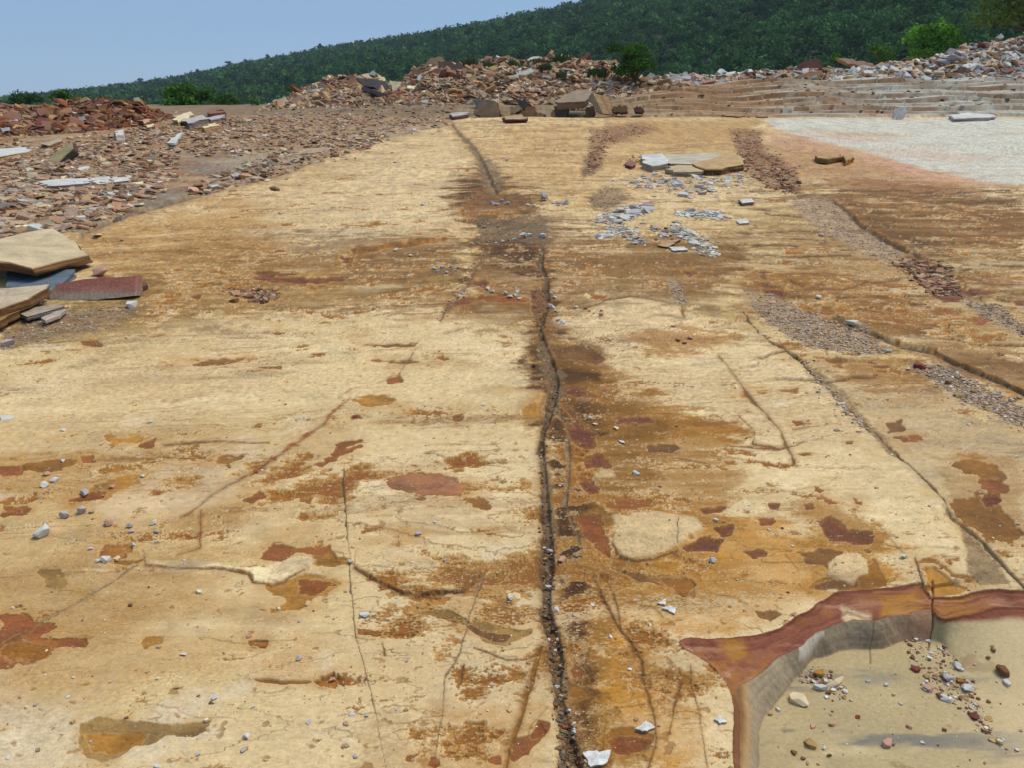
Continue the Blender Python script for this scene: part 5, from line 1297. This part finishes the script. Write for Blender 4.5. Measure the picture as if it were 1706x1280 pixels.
# --- big slabs on the heaps
def on_heap(G, pts, lean=.5):
    """upright-ish face laid against a heap: distance taken from the heap under its middle"""
    mx_ = sum(p[0] for p in pts) / len(pts); my_ = max(p[1] for p in pts)
    u_, v_ = to_px(G[..., 0], G[..., 1], G[..., 2]); k = G.shape[0] // 2 + 1
    d = np.hypot(u_[:k] - mx_, (v_[:k] - my_) * 2.5)
    y = float(G[:k][np.unravel_index(np.argmin(d), d.shape)][1])
    return wall(pts, y - .75, lean)
HB = [(GC, "upper dark slab of the tilted pair on the central heap", [(592,129),(612,131),(645,138),(658,157),(640,152),(606,141)], .9, (.085,.075,.07), 'dark'),
 (GC, "lower dark slab of the tilted pair on the central heap", [(604,143),(642,155),(657,161),(640,162),(606,150)], .5, (.07,.06,.06), 'slate'),
 (GC, "orange slab beside the dark tilted pair", [(579,134),(591,126),(604,142),(590,143),(579,141)], .6, 'orange', 'brown'),
 (GC, "flat buff slab capping the dark tilted pair", [(592,126),(616,121),(640,128),(641,133),(612,131)], 1.0, 'cream', 'tan'),
 (GC, "small pale point of rock on top of the buff cap", [(614,122),(622,116),(627,121),(624,126)], .4, 'bwhite', 'grey'),
 (GC, "pale smooth slab right of the dark tilted pair", [(648,134),(669,136),(664,147),(655,152)], .7, 'cream', 'tan'),
 (GC, "long dark slab under the summit of the central heap", [(728,101),(764,103),(790,121),(770,126),(740,122)], .8, (.085,.06,.045), 'dark'),
 (GC, "second dark slab below the summit slab", [(748,112),(776,118),(792,127),(752,127)], .8, (.10,.07,.055), 'dark'),
 (GC, "red brown slab left of the dark summit slab", [(716,118),(730,112),(740,126),(722,130)], .6, 'spoilred', 'brown'),
 (GC, "tan rounded summit block of the central heap", [(706,112),(718,96),(738,94),(742,104),(726,112)], .5, (.34,.22,.12), 'brown'),
 (GC, "brown boulder left of the summit block", [(682,124),(690,115),(704,117),(706,126),(690,129)], .5, (.26,.14,.08), 'brown'),
 (GC, "long white grey slab lying slanted on the central heap", [(846,130),(884,112),(889,119),(854,134)], .9, 'bwhite', 'lilac'),
 (GC, "thin grey plank slab below the long white slab", [(888,128),(916,135),(920,139),(892,133)], .8, 'lilac', 'slate'),
 (GC, "small brown slab jutting from the crest in the centre", [(966,97),(979,86),(984,90),(973,99)], .4, 'spoilred', 'brown'),
 (GC, "tan slab on the crest left of the lone bush", [(1000,103),(1026,98),(1030,106),(1004,109)], .6, 'tan', 'brown'),
 (GC, "buff slab left of the long white slab", [(836,116),(850,112),(852,122),(838,124)], .6, 'cream', 'tan'),
 (GC, "pale long slab at the left end of the central heap crest", [(520,149),(543,144),(546,149),(524,156)], .8, 'bwhite', 'grey'),
 (GC, "cream block at the far left end of the central heap", [(461,166),(474,160),(480,168),(468,173)], .5, 'cream', 'pink'),
 (GC, "pink block beside the cream block at the heap's left end", [(482,168),(498,160),(503,167),(490,174)], .5, 'pink', 'tan'),
 (GC, "yellow buff slab mid slope below the summit block", [(779,130),(792,123),(793,134),(784,137)], .5, (.46,.31,.12), 'tan'),
 (GC, "whitish mass of flakes behind the cap slab", [(975,139),(1000,134),(1022,140),(1018,150),(985,150)], .8, 'bwhite', 'lilac'),
 (GR_, "upright red brown slab breaking the skyline of the pale bank", [(1319,123),(1326,112),(1340,101),(1367,98),(1371,111),(1345,118)], .35, (.17,.075,.045), 'brown'),
 (GR_, "brown slab tilted beneath the upright red brown slab", [(1312,134),(1340,122),(1367,117),(1371,123),(1340,136),(1318,141)], .7, (.30,.17,.08), 'brown'),
 (GR_, "lower brown slab leaning left under the tilted brown slab", [(1345,138),(1368,124),(1378,123),(1360,140)], .7, (.26,.14,.07), 'dark'),
 (GR_, "long pink slab lying along the crest of the pale bank", [(1396,96),(1420,97),(1454,105),(1457,111),(1412,105)], .5, (.50,.27,.17), 'tan'),
 (GR_, "grey brown slab left of the upright red brown slab", [(1235,137),(1270,131),(1309,126),(1313,134),(1270,140),(1240,143)], .8, (.28,.21,.14), 'brown'),
 (GR_, "orange buff boulder high on the pale bank", [(1593,86),(1605,76),(1613,80),(1610,90),(1598,91)], .4, 'orange', 'ochre'),
 (GR_, "large bluish white block at the right of the pale bank", [(1665,102),(1670,91),(1682,91),(1684,98),(1672,104)], .4, 'bwhite', 'lilac'),
 (GR_, "white pointed stone on the skyline of the pale bank", [(1659,62),(1668,55),(1673,60),(1670,64)], .3, 'bwhite', 'grey'),
 (GR_, "dark red slab leaning at the foot of the pale bank", [(1578,128),(1600,110),(1612,112),(1600,126)], .6, (.13,.06,.05), 'dark'),
 (GL, "whitish flat slab on the left end of the red heap", [(1,213),(14,211),(16,217),(4,219)], .7, 'bwhite', 'brown'),
 (GL, "grey flake half way up the red heap", [(130,194),(140,193),(142,199),(133,201)], .7, 'lilac', 'brown'),
 (GL, "pale stone on the crest at the right of the red heap", [(222,163),(230,161),(232,168),(224,168)], .4, 'cream', 'tan')]
for i, (G, lb, pts, lean, c1, c2) in enumerate(HB):
    prism("stone_slab", lb, "stone slab", on_heap(G, pts, lean), (.05, .30, -.16), c1, c2, seed=200 + i, rag=.06)

for i, (lb, px_, py_, y_, hp, wp) in enumerate([
 ("big grey green tuft on the central crest left of the middle", 855, 112, 46.5, 17, 36), ("grey green tuft with dry stems right of the big one", 936, 103, 46.5, 16, 30),
 ("low tuft between the two big tufts on the central crest", 897, 104, 46.5, 10, 34), ("tuft beside the dark summit slabs of the central heap", 808, 112, 46, 14, 34),
 ("dark green tuft below the crest near the lone bush", 994, 121, 44, 12, 28), ("small tuft in the middle of the central heap's slope", 909, 110, 44.5, 8, 18),
 ("green tuft in the dip right of the dark tilted pair", 668, 158, 43.5, 10, 24), ("green tuft at the left foot of the central heap", 553, 188, 38.8, 9, 26),
 ("low green tuft right of the one at the left foot", 590, 193, 38.4, 7, 30), ("tuft at the foot of the heap right of the lone bush", 1076, 146, 44.5, 8, 28),
 ("dry olive tuft at the left foot of the pale bank", 1212, 152, 47.6, 14, 34), ("green tuft at the foot of the grey brown slab", 1286, 150, 47.3, 10, 34),
 ("dark green tuft left of two at the foot of the red heap", 57, 237, 24.0, 12, 18), ("dark green tuft right of two at the foot of the red heap", 134, 236, 24.5, 15, 24),
 ("small green tuft under the summit of the central heap", 783, 105, 46.3, 12, 20), ("tiny green tuft left of the cap slab on the slope", 935, 122, 43, 6, 16)]):
    grass_tuft(lb, px_, py_ + 2, y_, hp, wp, [(.085,.12,.055), (.06,.11,.03), (.11,.12,.05)][i % 3] if 'green' in lb or 'tuft' in lb else (.08,.11,.04), 300 + i)

# loose bigger pieces on the heaps, one object each
_protos = {}
def rock_mesh(key, seed, flatness, n=16):
    """angular stone: hull of scattered points, chamfered"""
    rng = np.random.default_rng(seed)
    bm = bmesh.new()
    p = rng.normal(size=(n, 3)); p /= np.linalg.norm(p, axis=1, keepdims=True); p *= rng.uniform(.8, 1.08, (n, 1))
    if flatness < .5: p[:, 2] = np.sign(p[:, 2]) * (.55 + .45 * rng.random(n)) * np.where(np.hypot(p[:, 0], p[:, 1]) > .3, 1, .9)
    p[:, 1] *= rng.uniform(.62, .95); p[:, 2] *= flatness
    vs = [bm.verts.new(q) for q in p]
    r = bmesh.ops.convex_hull(bm, input=vs)
    bmesh.ops.delete(bm, geom=[e for e in r["geom_interior"] if isinstance(e, bmesh.types.BMVert)], context='VERTS')
    bmesh.ops.dissolve_limit(bm, angle_limit=.24, verts=bm.verts, edges=bm.edges)
    bmesh.ops.bevel(bm, geom=list(bm.edges), offset=.045, segments=1, affect='EDGES', clamp_overlap=True)
    me = bpy.data.meshes.new(key); bm.to_mesh(me); bm.free(); me.shade_flat()
    return me
def stone(name, label, cat, loc, size, flatness, col, seed, group=None, tilt=.2, mat=None):
    me = rock_mesh(name, seed, flatness, 12 + seed % 7)
    rng = np.random.default_rng(seed)
    a = me.attributes.new("tint", 'FLOAT_COLOR', 'POINT')
    c = np.ones((len(me.vertices), 4), np.float32); c[:, :3] = np.array(col)[None] * rng.uniform(.88, 1.08, (len(c), 1))
    a.data.foreach_set("color", c.ravel())
    me.materials.append(mat or MAT_STONE)
    o = bpy.data.objects.new(name, me); COL.objects.link(o)
    o.location = loc; o.scale = (size, size, size)
    o.rotation_euler = (rng.normal() * tilt, rng.normal() * tilt, rng.random() * 6.28)
    return tag(o, label, cat, group)

rg2 = np.random.default_rng(909)
# rows of (group, label, heap, columns, colours, count, size)
for grp, lb, G, cols, cc, cnt, (s0, s1) in [
    ("rusty slabs loose on the red heap", "rusty brown slab lying loose on the dark red heap", GL, (0, 275), ['rust', 'spoilred', 'brown'], 34, (.16, .34)),
    ("tan slabs loose on the red heap", "tan orange slab lying loose on the dark red heap", GL, (0, 275), ['tan', 'orange'], 14, (.15, .30)),
    ("orange slabs loose on the central heap", "orange brown slab lying loose on the central heap", GC, (470, 1060), ['orange', 'rust', 'spoilred'], 46, (.18, .42)),
    ("buff slabs loose on the central heap", "buff slab lying loose on the central heap", GC, (470, 1060), ['tan', 'pale', 'cream'], 40, (.18, .42)),
    ("white slabs loose on the right of the central heap", "whitish slab lying loose where the central heap meets the pale bank", GC, (1000, 1130), ['bwhite', 'lilac'], 16, (.18, .38)),
    ("whitish slabs of the pale bank", "whitish grey slab lying loose on the pale right bank", GR_, (1110, 1706), ['bwhite', 'lilac'], 70, (.18, .46)),
    ("buff and orange slabs of the pale bank", "buff or orange slab lying loose on the pale right bank", GR_, (1110, 1706), ['cream', 'tan', 'orange', 'pink'], 44, (.18, .44)),
    ("red brown slabs of the pale bank", "red brown slab lying loose on the pale right bank", GR_, (1110, 1706), ['spoilred', 'brown'], 18, (.18, .42))]:
    for i in range(cnt):
        p = heap_point(G, rg2.uniform(*cols), rg2.uniform(.08, 1.0) ** .8)
        s = s0 + (s1 * 1.35 - s0) * rg2.random() ** 1.6
        stone("stone_slab", lb, "stone slab", (p[0], p[1] - .1, p[2] + s * .22), s, rg2.uniform(.13, .34), C[cc[rg2.integers(len(cc))]] * rg2.uniform(.85, 1.15), int(rg2.integers(1e6)), grp, .45, MAT_SPOIL)

# thin broken plates lying on the ledges
for i in range(34):
    px_ = rg2.uniform(1040, 1700); py_ = rg2.uniform(150, 193); w_ = rg2.uniform(14, 52); h_ = w_ * rg2.uniform(.10, .2)
    pts = [(px_ - w_ * .5, py_ + h_ * .2), (px_ - w_ * .2, py_ - h_ * .5), (px_ + w_ * .35, py_ - h_ * .4), (px_ + w_ * .5, py_ + h_ * .1), (px_ + w_ * .1, py_ + h_ * .5)]
    wht = px_ > 1480
    f_ = np.array((.50, .46, .38) if wht else (.36, .24, .13)) * rg2.uniform(.75, 1.1)
    prism("stone_slab", "thin whitish plate lying on the pale right part of the ledges" if wht else "thin brown plate lying on the brown left part of the ledges", "stone slab", flat_on(pts, .07), (0, .02, -.13), f_, (.16, .09, .045) if not wht else (.30, .25, .2), seed=600 + i, group="whitish plates on the ledges" if wht else "brown plates on the ledges", rag=.06, beds=2)

# white flakes scattered in the middle right of the platform, one object each
for grp, lb, pts, cnt, (s0, s1), cc in [
    ("white flakes below the mid platform pile", "white flat flake in the band just below the mid platform pile", [(1010,300),(1075,290),(1170,290),(1235,284),(1262,300),(1200,318),(1150,330),(1090,318)], 58, (.045, .13), ['bwhite', 'bwhite', 'lilac']),
    ("lilac grey flakes in the left clump of the scatter", "lilac grey flake in the left clump of the white scatter", [(985,368),(1040,345),(1088,343),(1080,360),(1030,372),(1000,376)], 38, (.04, .11), ['lilac', 'bwhite']),
    ("white flakes right of the lilac clump", "small white flake strewn right of the lilac grey clump", [(1120,356),(1150,350),(1200,352),(1215,366),(1165,368),(1130,362)], 30, (.03, .08), ['bwhite']),
    ("white flakes in the slanting tail of the scatter", "white flake in the slanting tail of the scatter", [(1125,370),(1150,385),(1180,405),(1200,425),(1185,430),(1160,412),(1130,395),(1110,378)], 42, (.03, .075), ['bwhite', 'bwhite', 'cream']),
    ("pinkish flakes around the brown tile", "pinkish flake heaped around the brown tile", [(1085,380),(1110,372),(1130,385),(1125,400),(1090,402),(1080,392)], 22, (.03, .08), ['pink', 'lilac', 'spoilred']),
    ("white flakes left of the slanting tail", "white flake strewn left of the slanting tail of the scatter", [(985,395),(1030,372),(1060,385),(1078,410),(1060,412),(1040,395),(1000,402)], 36, (.025, .065), ['bwhite', 'grey'])]:
    us = [p[0] for p in pts]; vs_ = [p[1] for p in pts]; k = 0
    while k < cnt:
        a, b = rg2.uniform(min(us), max(us)), rg2.uniform(min(vs_), max(vs_))
        if poly_sd(np.array([a]), np.array([b]), pts)[0] > 0: continue
        x, y = on_plane(a, b); s = s0 + (s1 - s0) * rg2.random() ** 1.7
        stone("stone_flake", lb, "stone flake", (float(x), float(y), float(gz(x, y)) + s * .16), s, rg2.uniform(.18, .32), C[cc[rg2.integers(len(cc))]] * rg2.uniform(.9, 1.12), int(rg2.integers(1e6)), grp, .16)
        k += 1

# single stones on the near slab: (label, px, py, width, flatness, colour)
NEAR = [
 ("white flat chip at the left margin, alone on the pale bed", 11, 694, 28, .22, 'bwhite'), ("small white chip farthest right of the pale upper left bed", 250, 702, 11, .4, 'bwhite'),
 ("small white chip right of the flat chip at the left margin", 104, 716, 13, .3, 'bwhite'), ("tiny pale chip above the ochre streak at left", 104, 765, 12, .35, 'bwhite'),
 ("left white stone of a touching pair near the left margin", 73, 809, 20, .5, 'bwhite'), ("right white stone of the touching pair near the left margin", 91, 799, 18, .5, 'bwhite'),
 ("pinkish stone just above the touching white pair", 77, 789, 16, .5, 'pink'), ("grey wedge above the two blue grey stones", 141, 820, 24, .5, 'lilac'),
 ("blue grey stone right of its twin, standing upright", 138, 852, 20, .85, 'lilac'), ("blue grey stone left of its twin", 107, 860, 21, .75, 'lilac'),
 ("little grey stone at the right of the blue grey twins", 153, 852, 13, .6, 'grey'), ("pink angular stone below the blue grey twins", 181, 873, 20, .6, 'pink'),
 ("grey stone right of the pink angular stone", 216, 876, 16, .6, 'lilac'), ("small grey chip under the grey stone by the pink one", 220, 885, 12, .5, 'lilac'),
 ("white stone left of the rust specks", 255, 871, 18, .5, 'bwhite'), ("small grey stone under the white one by the rust specks", 260, 884, 11, .6, 'lilac'),
 ("biggest grey white stone, alone at lower left of the stone group", 70, 892, 34, .72, 'bwhite'), ("white chip on the upper right corner of the rust patch", 222, 908, 13, .4, 'bwhite'),
 ("middle white stone on the lower rim of the rust patch", 177, 935, 20, .45, 'bwhite'), ("left white stone on the lower rim of the rust patch", 163, 936, 12, .5, 'bwhite'),
 ("right cream stone on the lower rim of the rust patch", 195, 930, 15, .3, 'cream'), ("small white chip left of the rust patch", 151, 915, 11, .4, 'bwhite'),
 ("small pink stone on the long ochre streak", 186, 808, 13, .55, 'pink'), ("small white stone at the end of the long ochre streak", 237, 792, 10, .6, 'bwhite'),
 ("white stone where the hairline crack meets the ledge", 584, 938, 13, .55, 'bwhite'), ("pale chip alone above the thin rust hole", 264, 1131, 12, .4, 'cream'),
 ("little pink chip right of the pale one above the ochre hollow", 294, 1147, 11, .3, 'pink'), ("oblong grey white chip in the lower left bed", 359, 1165, 15, .35, 'bwhite'),
 ("oblong bluish stone left of the small rust hole", 498, 1098, 15, .5, 'lilac'), ("white stone above a grey one at the lower left", 412, 1228, 17, .55, 'bwhite'),
 ("grey stone below a white one at the lower left", 406, 1252, 12, .6, 'lilac'), ("small bluish chip above the oblong bluish stone", 499, 1036, 9, .5, 'lilac'),
 ("pale flat crumb left of the small dark rust patch", 306, 1091, 16, .2, 'white'), ("small grey chip beneath the faint ochre patch", 264, 1079, 10, .5, 'lilac'),
 ("pink white shard stuck in the small rust hole", 552, 1130, 14, .4, 'pink'), ("flat pinkish white chip near the bottom beside the hairline", 577, 1208, 13, .35, 'pink'),
 ("white chip above the flat pinkish one beside the hairline", 586, 1192, 16, .3, 'bwhite'), ("grey chip lowest beside the hairline crack", 593, 1263, 11, .5, 'lilac'),
 ("tiny pinkish chip near the top of the hairline's lower half", 556, 1032, 7, .5, 'pink'), ("small grey chip right of the flat pinkish one", 611, 1194, 9, .5, 'lilac'),
 ("grey flake alone in the middle of the cream bed", 697, 892, 14, .35, 'lilac'), ("pale lump right of the hairline in the middle", 850, 994, 18, .4, 'bwhite'),
 ("white flat flake just right of the hairline crack", 607, 1024, 20, .25, 'bwhite'),

 ("pink oval stone on the brown stain right of the crack", 936, 932, 18, .45, 'pink'),
 ("white stone in the crack near the bottom", 956, 1222, 11, .7, 'bwhite'), ("small white stone in the crack above the lowest one", 949, 1187, 8, .7, 'bwhite'),
 ("flat white flake in the crack beside a dirt clot", 928, 1015, 15, .35, 'bwhite'), ("white shard in the crack half way to the bottom", 929, 1141, 14, .5, 'bwhite'),
 ("tiny white stone under the shard in the crack", 936, 1160, 6, .7, 'bwhite'), ("round white pebble in the crack right of the olive band", 929, 1060, 8, .8, 'bwhite'),
 ("grey lilac stone in the crack at the level of the pink oval", 916, 908, 16, .5, 'lilac'), ("white splinter in the crack below the lilac stone", 915, 971, 14, .4, 'bwhite'),
 ("pale chip in the cream bed left of the crack", 743, 932, 10, .3, 'lilac'), ("pale pinkish crumb in the lower middle bed", 813, 1186, 6, .5, 'cream'),
 ("white block on the ochre bed above the red corner", 1188, 934, 15, .75, 'bwhite'),
 ("white oval pebble above the notch in the plate", 1507, 930, 16, .45, 'bwhite'), ("white stone behind the long maroon patch right of the crack", 982, 697, 14, .5, 'bwhite'),
 ("thin pale flake right below the stone by the maroon patch", 991, 706, 12, .25, 'cream'), ("pale flake right of the maroon patches", 1026, 713, 13, .3, 'cream'),
 ("white flake with orange rim on the brown stain", 1061, 789, 17, .3, 'bwhite'), ("white square chip in the upper middle cream bed", 804, 676, 10, .3, 'bwhite'),
 ("thin white splinter on the right brown stain", 1035, 736, 18, .2, 'bwhite'), ("small pink pebble on the right brown stain", 1100, 810, 9, .5, 'pink'),
 ("small white chip on the ochre bed above the maroon spots", 1193, 866, 12, .4, 'bwhite'), ("dark brown pebble left of the crack in the cream bed", 889, 611, 9, .8, 'dark'),
 ("grey peaked block in the recess across the crack", 906, 336, 22, .75, 'lilac'), ("grey flat block right of the peaked one in the recess", 938, 342, 22, .45, 'lilac'),
 ("white stone on the dirt left of the dark crack head", 872, 399, 20, .55, 'bwhite'), ("white stone at the head of the dark crack", 903, 399, 16, .6, 'bwhite'),
 ("pale stone alone on the far left pale bed", 704, 344, 10, .5, 'bwhite'), ("grey stone right of the gravel in the far crack", 844, 268, 11, .6, 'lilac'),
 ("pale blue flat stone at the top end of the gravel strip", 1420, 539, 26, .4, 'bwhite'), ("pale blue stone at the lower end of the gravel strip", 1481, 583, 14, .6, 'bwhite'),
 ("small white stone left of the gravel strip head", 1364, 494, 14, .4, 'bwhite'), ("red flat slab in the right hand gravel", 1540, 609, 38, .25, 'red'),
 ("second red stone in the right hand gravel", 1582, 636, 24, .4, 'spoilred'), ("tan stone at the lower left rim of the right hand gravel", 1597, 661, 22, .5, 'tan'),
 ("orange red stone inside the right hand gravel", 1622, 652, 14, .5, 'orange'), ("white stone at the left tip of the right hand gravel", 1512, 613, 12, .5, 'bwhite'),
 ("white chip on the bed beside the right hand joint", 1405, 683, 10, .5, 'bwhite'), ("small white pebble in the right hand joint", 1427, 696, 7, .6, 'bwhite'),
 ("silvery chip right of the left slab pile", 218, 508, 27, .35, 'bwhite'), ("pink and white boulder behind the red topped block", 166, 456, 36, .55, 'pink'),
 ("white rounded stone in front of the buff slab with orange rim", 63, 507, 18, .6, 'bwhite'), ("brown broken lump at the corner of the buff slab with orange rim", 38, 511, 14, .7, 'orange'),
 ("grey stone cluster piece at the left margin", 12, 571, 26, .4, 'lilac'), ("white stone at the foot of the leaning plank", 995, 192, 11, .7, 'bwhite'),
 ("tan pebble on the dark left band of the bed", 404, 486, 12, .4, 'tan'), ("small white stone left of the maroon line", 556, 424, 9, .5, 'bwhite'),
 ("white stone on the bed under the rusty plate edge", 658, 419, 13, .5, 'bwhite'), ("small white stone right below the rusty plate edge", 684, 429, 9, .5, 'bwhite'),
 ("red chip in the cream bed left of the middle", 592, 692, 12, .3, 'red'), ("brown stone where the right joint bends", 1368, 389, 12, .5, 'bwhite')]
for i, (lb, px_, py_, w_, fl_, c_) in enumerate(NEAR):
    x, y = on_plane(px_, py_); x, y = float(x), float(y)
    s = w_ * (y * CP + 1.6 * SP) / FPX * .5
    stone("loose_stone" if w_ > 12 else "pebble", lb, "stone", (x, y, float(gz(x, y)) + s * fl_ * .75), s, fl_, C[c_] * (1.05 if c_ == 'bwhite' else 1), 5000 + i * 7, None, .12)
for lb, pts, c_ in [("largest white flake, trapezoid, at the bottom beside the crack", [(971,1254),(1018,1250),(1009,1273),(984,1278)], 'bwhite'), ("white arrow shaped flake near the bottom right of the crack", [(1059,1215),(1077,1201),(1092,1212),(1078,1219)], 'bwhite'),
    ("white flake on the tongue right of the pit's red corner", [(1190,1198),(1201,1193),(1211,1203),(1200,1206)], 'bwhite'), ("lower white shard of two right of the crack", [(1103,1013),(1116,1010),(1127,1014),(1124,1023)], 'bwhite'), ("upper white triangle of two right of the crack", [(1095,1006),(1110,997),(1108,1008)], 'bwhite')]:
    prism("stone_flake", lb, "stone flake", flat_on(pts, .007), (0, .001, -.010), np.array(C[c_]) * 1.12, 'grey', seed=400 + len(lb), rag=.05, beds=2)
# a few clusters of like chips
for grp, lb, pts_, s0, cc in [
    ("white stones left of the twin cracks", "white stone in the small row left of the twin cracks", [(722,452),(730,456),(738,450),(745,458),(752,449),(758,455),(764,450)], 9, ['bwhite', 'lilac']),
    ("white stones on the maroon strip between the cracks", "white stone on the maroon strip between the cracks", [(842,494),(850,498),(858,496),(866,501),(862,492),(813,487),(820,492),(770,492),(766,497)], 8, ['bwhite']),
    ("white stones beside the dark crack", "white stone lying right beside the dark crack", [(918,492),(924,500),(917,512),(922,516),(926,520),(930,536),(938,540)], 9, ['bwhite', 'lilac']),
    ("white stones lining the crack head", "white stone in the line left of the crack head", [(786,410),(794,408),(812,406),(826,409),(838,406),(848,404),(856,402),(882,396),(798,378),(806,380),(830,380)], 8, ['bwhite', 'grey']),
    ("stones in the recess", "pale stone in the recess behind the orange edge", [(820,340),(828,343),(836,336),(846,341),(880,345),(890,346),(922,341),(930,344)], 9, ['bwhite', 'lilac']),
    ("pinkish white stones on the far side of the pale plate", "pinkish white stone strewn above the pale plate", [(975,516),(982,521),(990,524),(1002,527),(960,514),(1002,520),(1130,568),(1140,572),(1150,565),(1122,545)], 9, ['pink', 'bwhite'])]:
    for j, (px_, py_) in enumerate(pts_):
        x, y = on_plane(px_, py_); x, y = float(x), float(y); s = s0 * rg2.uniform(.8, 1.5) * (y * CP + 1.6 * SP) / FPX * .5; fl_ = rg2.uniform(.4, .7)
        stone("pebble", lb, "stone", (x, y, float(gz(x, y)) + s * fl_ * .7), s, fl_, C[cc[rg2.integers(len(cc))]], 7000 + int(rg2.integers(9999)), grp, .15)
# stones in the pit
PIT = [("white oval stone beside the ochre stone by the grey riser", 1366, 1148, 24, .4, 'bwhite'), ("large cream stone nearest the foot of the grey riser", 1331, 1170, 36, .35, 'cream'),
 ("cream and tan stone alone at the bottom of the pit", 1350, 1242, 24, .45, 'tan'), ("ochre stone on top of the small pile by the riser", 1364, 1126, 26, .5, 'ochre'),
 ("cream slab of the small pile by the riser", 1388, 1138, 36, .3, 'cream'), ("pink chip left of the middle of the pit floor", 1387, 1208, 15, .4, 'pink'),
 ("pale pink stone at the lower middle of the pit floor", 1480, 1243, 27, .35, 'pink'), ("thin pink shard standing in the middle of the pit floor", 1514, 1213, 14, .4, 'pink'),
 ("brown stone at the right of the pit floor", 1669, 1130, 28, .5, 'brown'), ("white chip under the brown stone in the pit", 1676, 1144, 18, .35, 'bwhite'),
 ("little white stone at the lower left of the pit", 1373, 1247, 10, .5, 'bwhite'), ("bluish white stone at the head of the pit's stone trail", 1593, 1114, 22, .4, 'bwhite'),
 ("large lilac stone in the middle of the pit's stone trail", 1578, 1132, 26, .5, 'lilac'), ("white flat stone right of the lilac one in the trail", 1609, 1150, 26, .35, 'bwhite'),
 ("white stone on the left of the trail below the lilac one", 1575, 1168, 22, .4, 'bwhite'), ("pale stone at the lower end of the pit's stone trail", 1664, 1237, 18, .45, 'cream'),
 ("pink stone on the left flank of the pit's trail", 1545, 1150, 20, .45, 'pink'), ("dark red stone in the pit's trail under the pink one", 1565, 1162, 18, .4, 'red'),
 ("white chip left of the trail near the pit floor's middle", 1445, 1136, 10, .4, 'bwhite'), ("orange chip right of the trail", 1644, 1108, 12, .5, 'orange'),
 ("white chip on the lower right of the small pile", 1407, 1155, 12, .4, 'bwhite'), ("ochre yellow stone inside the pit's trail", 1598, 1138, 18, .5, 'ochre'),
 ("red stone at the upper left of the pit's trail", 1524, 1118, 18, .4, 'red'), ("brown red sliver near the low end of the trail", 1622, 1196, 20, .3, 'maroon'),
 ("dark crumb on the lower pit floor", 1382, 1260, 11, .6, 'brown'), ("rust chip in the left of the pit floor", 1429, 1197, 10, .5, 'rust')]
for i, (lb, px_, py_, w_, fl_, c_) in enumerate(PIT):
    x, y = on_plane(px_, py_, ZF); x, y = float(x), float(y)
    s = w_ * (y * CP + 1.75 * SP) / FPX * .5
    stone("loose_stone" if w_ > 12 else "pebble", lb, "stone", (x, y, float(gz(x, y)) + s * fl_ * .75), s, fl_, C[c_], 8000 + i * 5, None, .12)
pp = low([(1500,1066),(1545,1068),(1580,1085),(1600,1110),(1622,1150),(1640,1190),(1668,1240),(1680,1255),(1650,1235),(1610,1190),(1570,1165),(1540,1140),(1520,1100)], ZF)
p2 = low([(1330,1120),(1360,1110),(1385,1125),(1415,1155),(1400,1170),(1370,1155),(1330,1135)], ZF); p3 = low([(1280,1180),(1400,1100),(1700,1090),(1720,1280),(1280,1280)], ZF)
v_, g_, c_ = scatter([(pp, .62), (p2, .22), (p3, .16)], 760, .002, .012, [('bwhite', 3), ('brown', 3), ('spoilred', 2), ('tan', 2), ('pink', 1.5), ('orange', 1)], 716, lift=.25, pw=2.4)
o = make_mesh("gravel", v_, g_, MAT_STONE, c_); tag(o, "mixed white and red chips trailing over the pit floor", "gravel", kind="stuff")

# ------------------------------------------------------------------ thin air over the valley
hb = np.array([(x, y, z) for x in (-2100, 2100) for y in (-60, 1400) for z in (-9, 140)], float)
hf = np.array([(0, 1, 3, 2), (4, 6, 7, 5), (0, 4, 5, 1), (2, 3, 7, 6), (0, 2, 6, 4), (1, 5, 7, 3)])
hm = bpy.data.materials.new("air"); hm.use_nodes = True
hm.node_tree.nodes.remove(hm.node_tree.nodes["Principled BSDF"])
hv = hm.node_tree.nodes.new("ShaderNodeVolumePrincipled")
hv.inputs["Color"].default_value = (.62, .78, .95, 1)
hv.inputs["Density"].default_value = .00020
hm.node_tree.links.new(hv.outputs[0], hm.node_tree.nodes["Material Output"].inputs["Volume"])
haze = make_mesh("haze", hb, [hf], hm); tag(haze, kind="stuff")
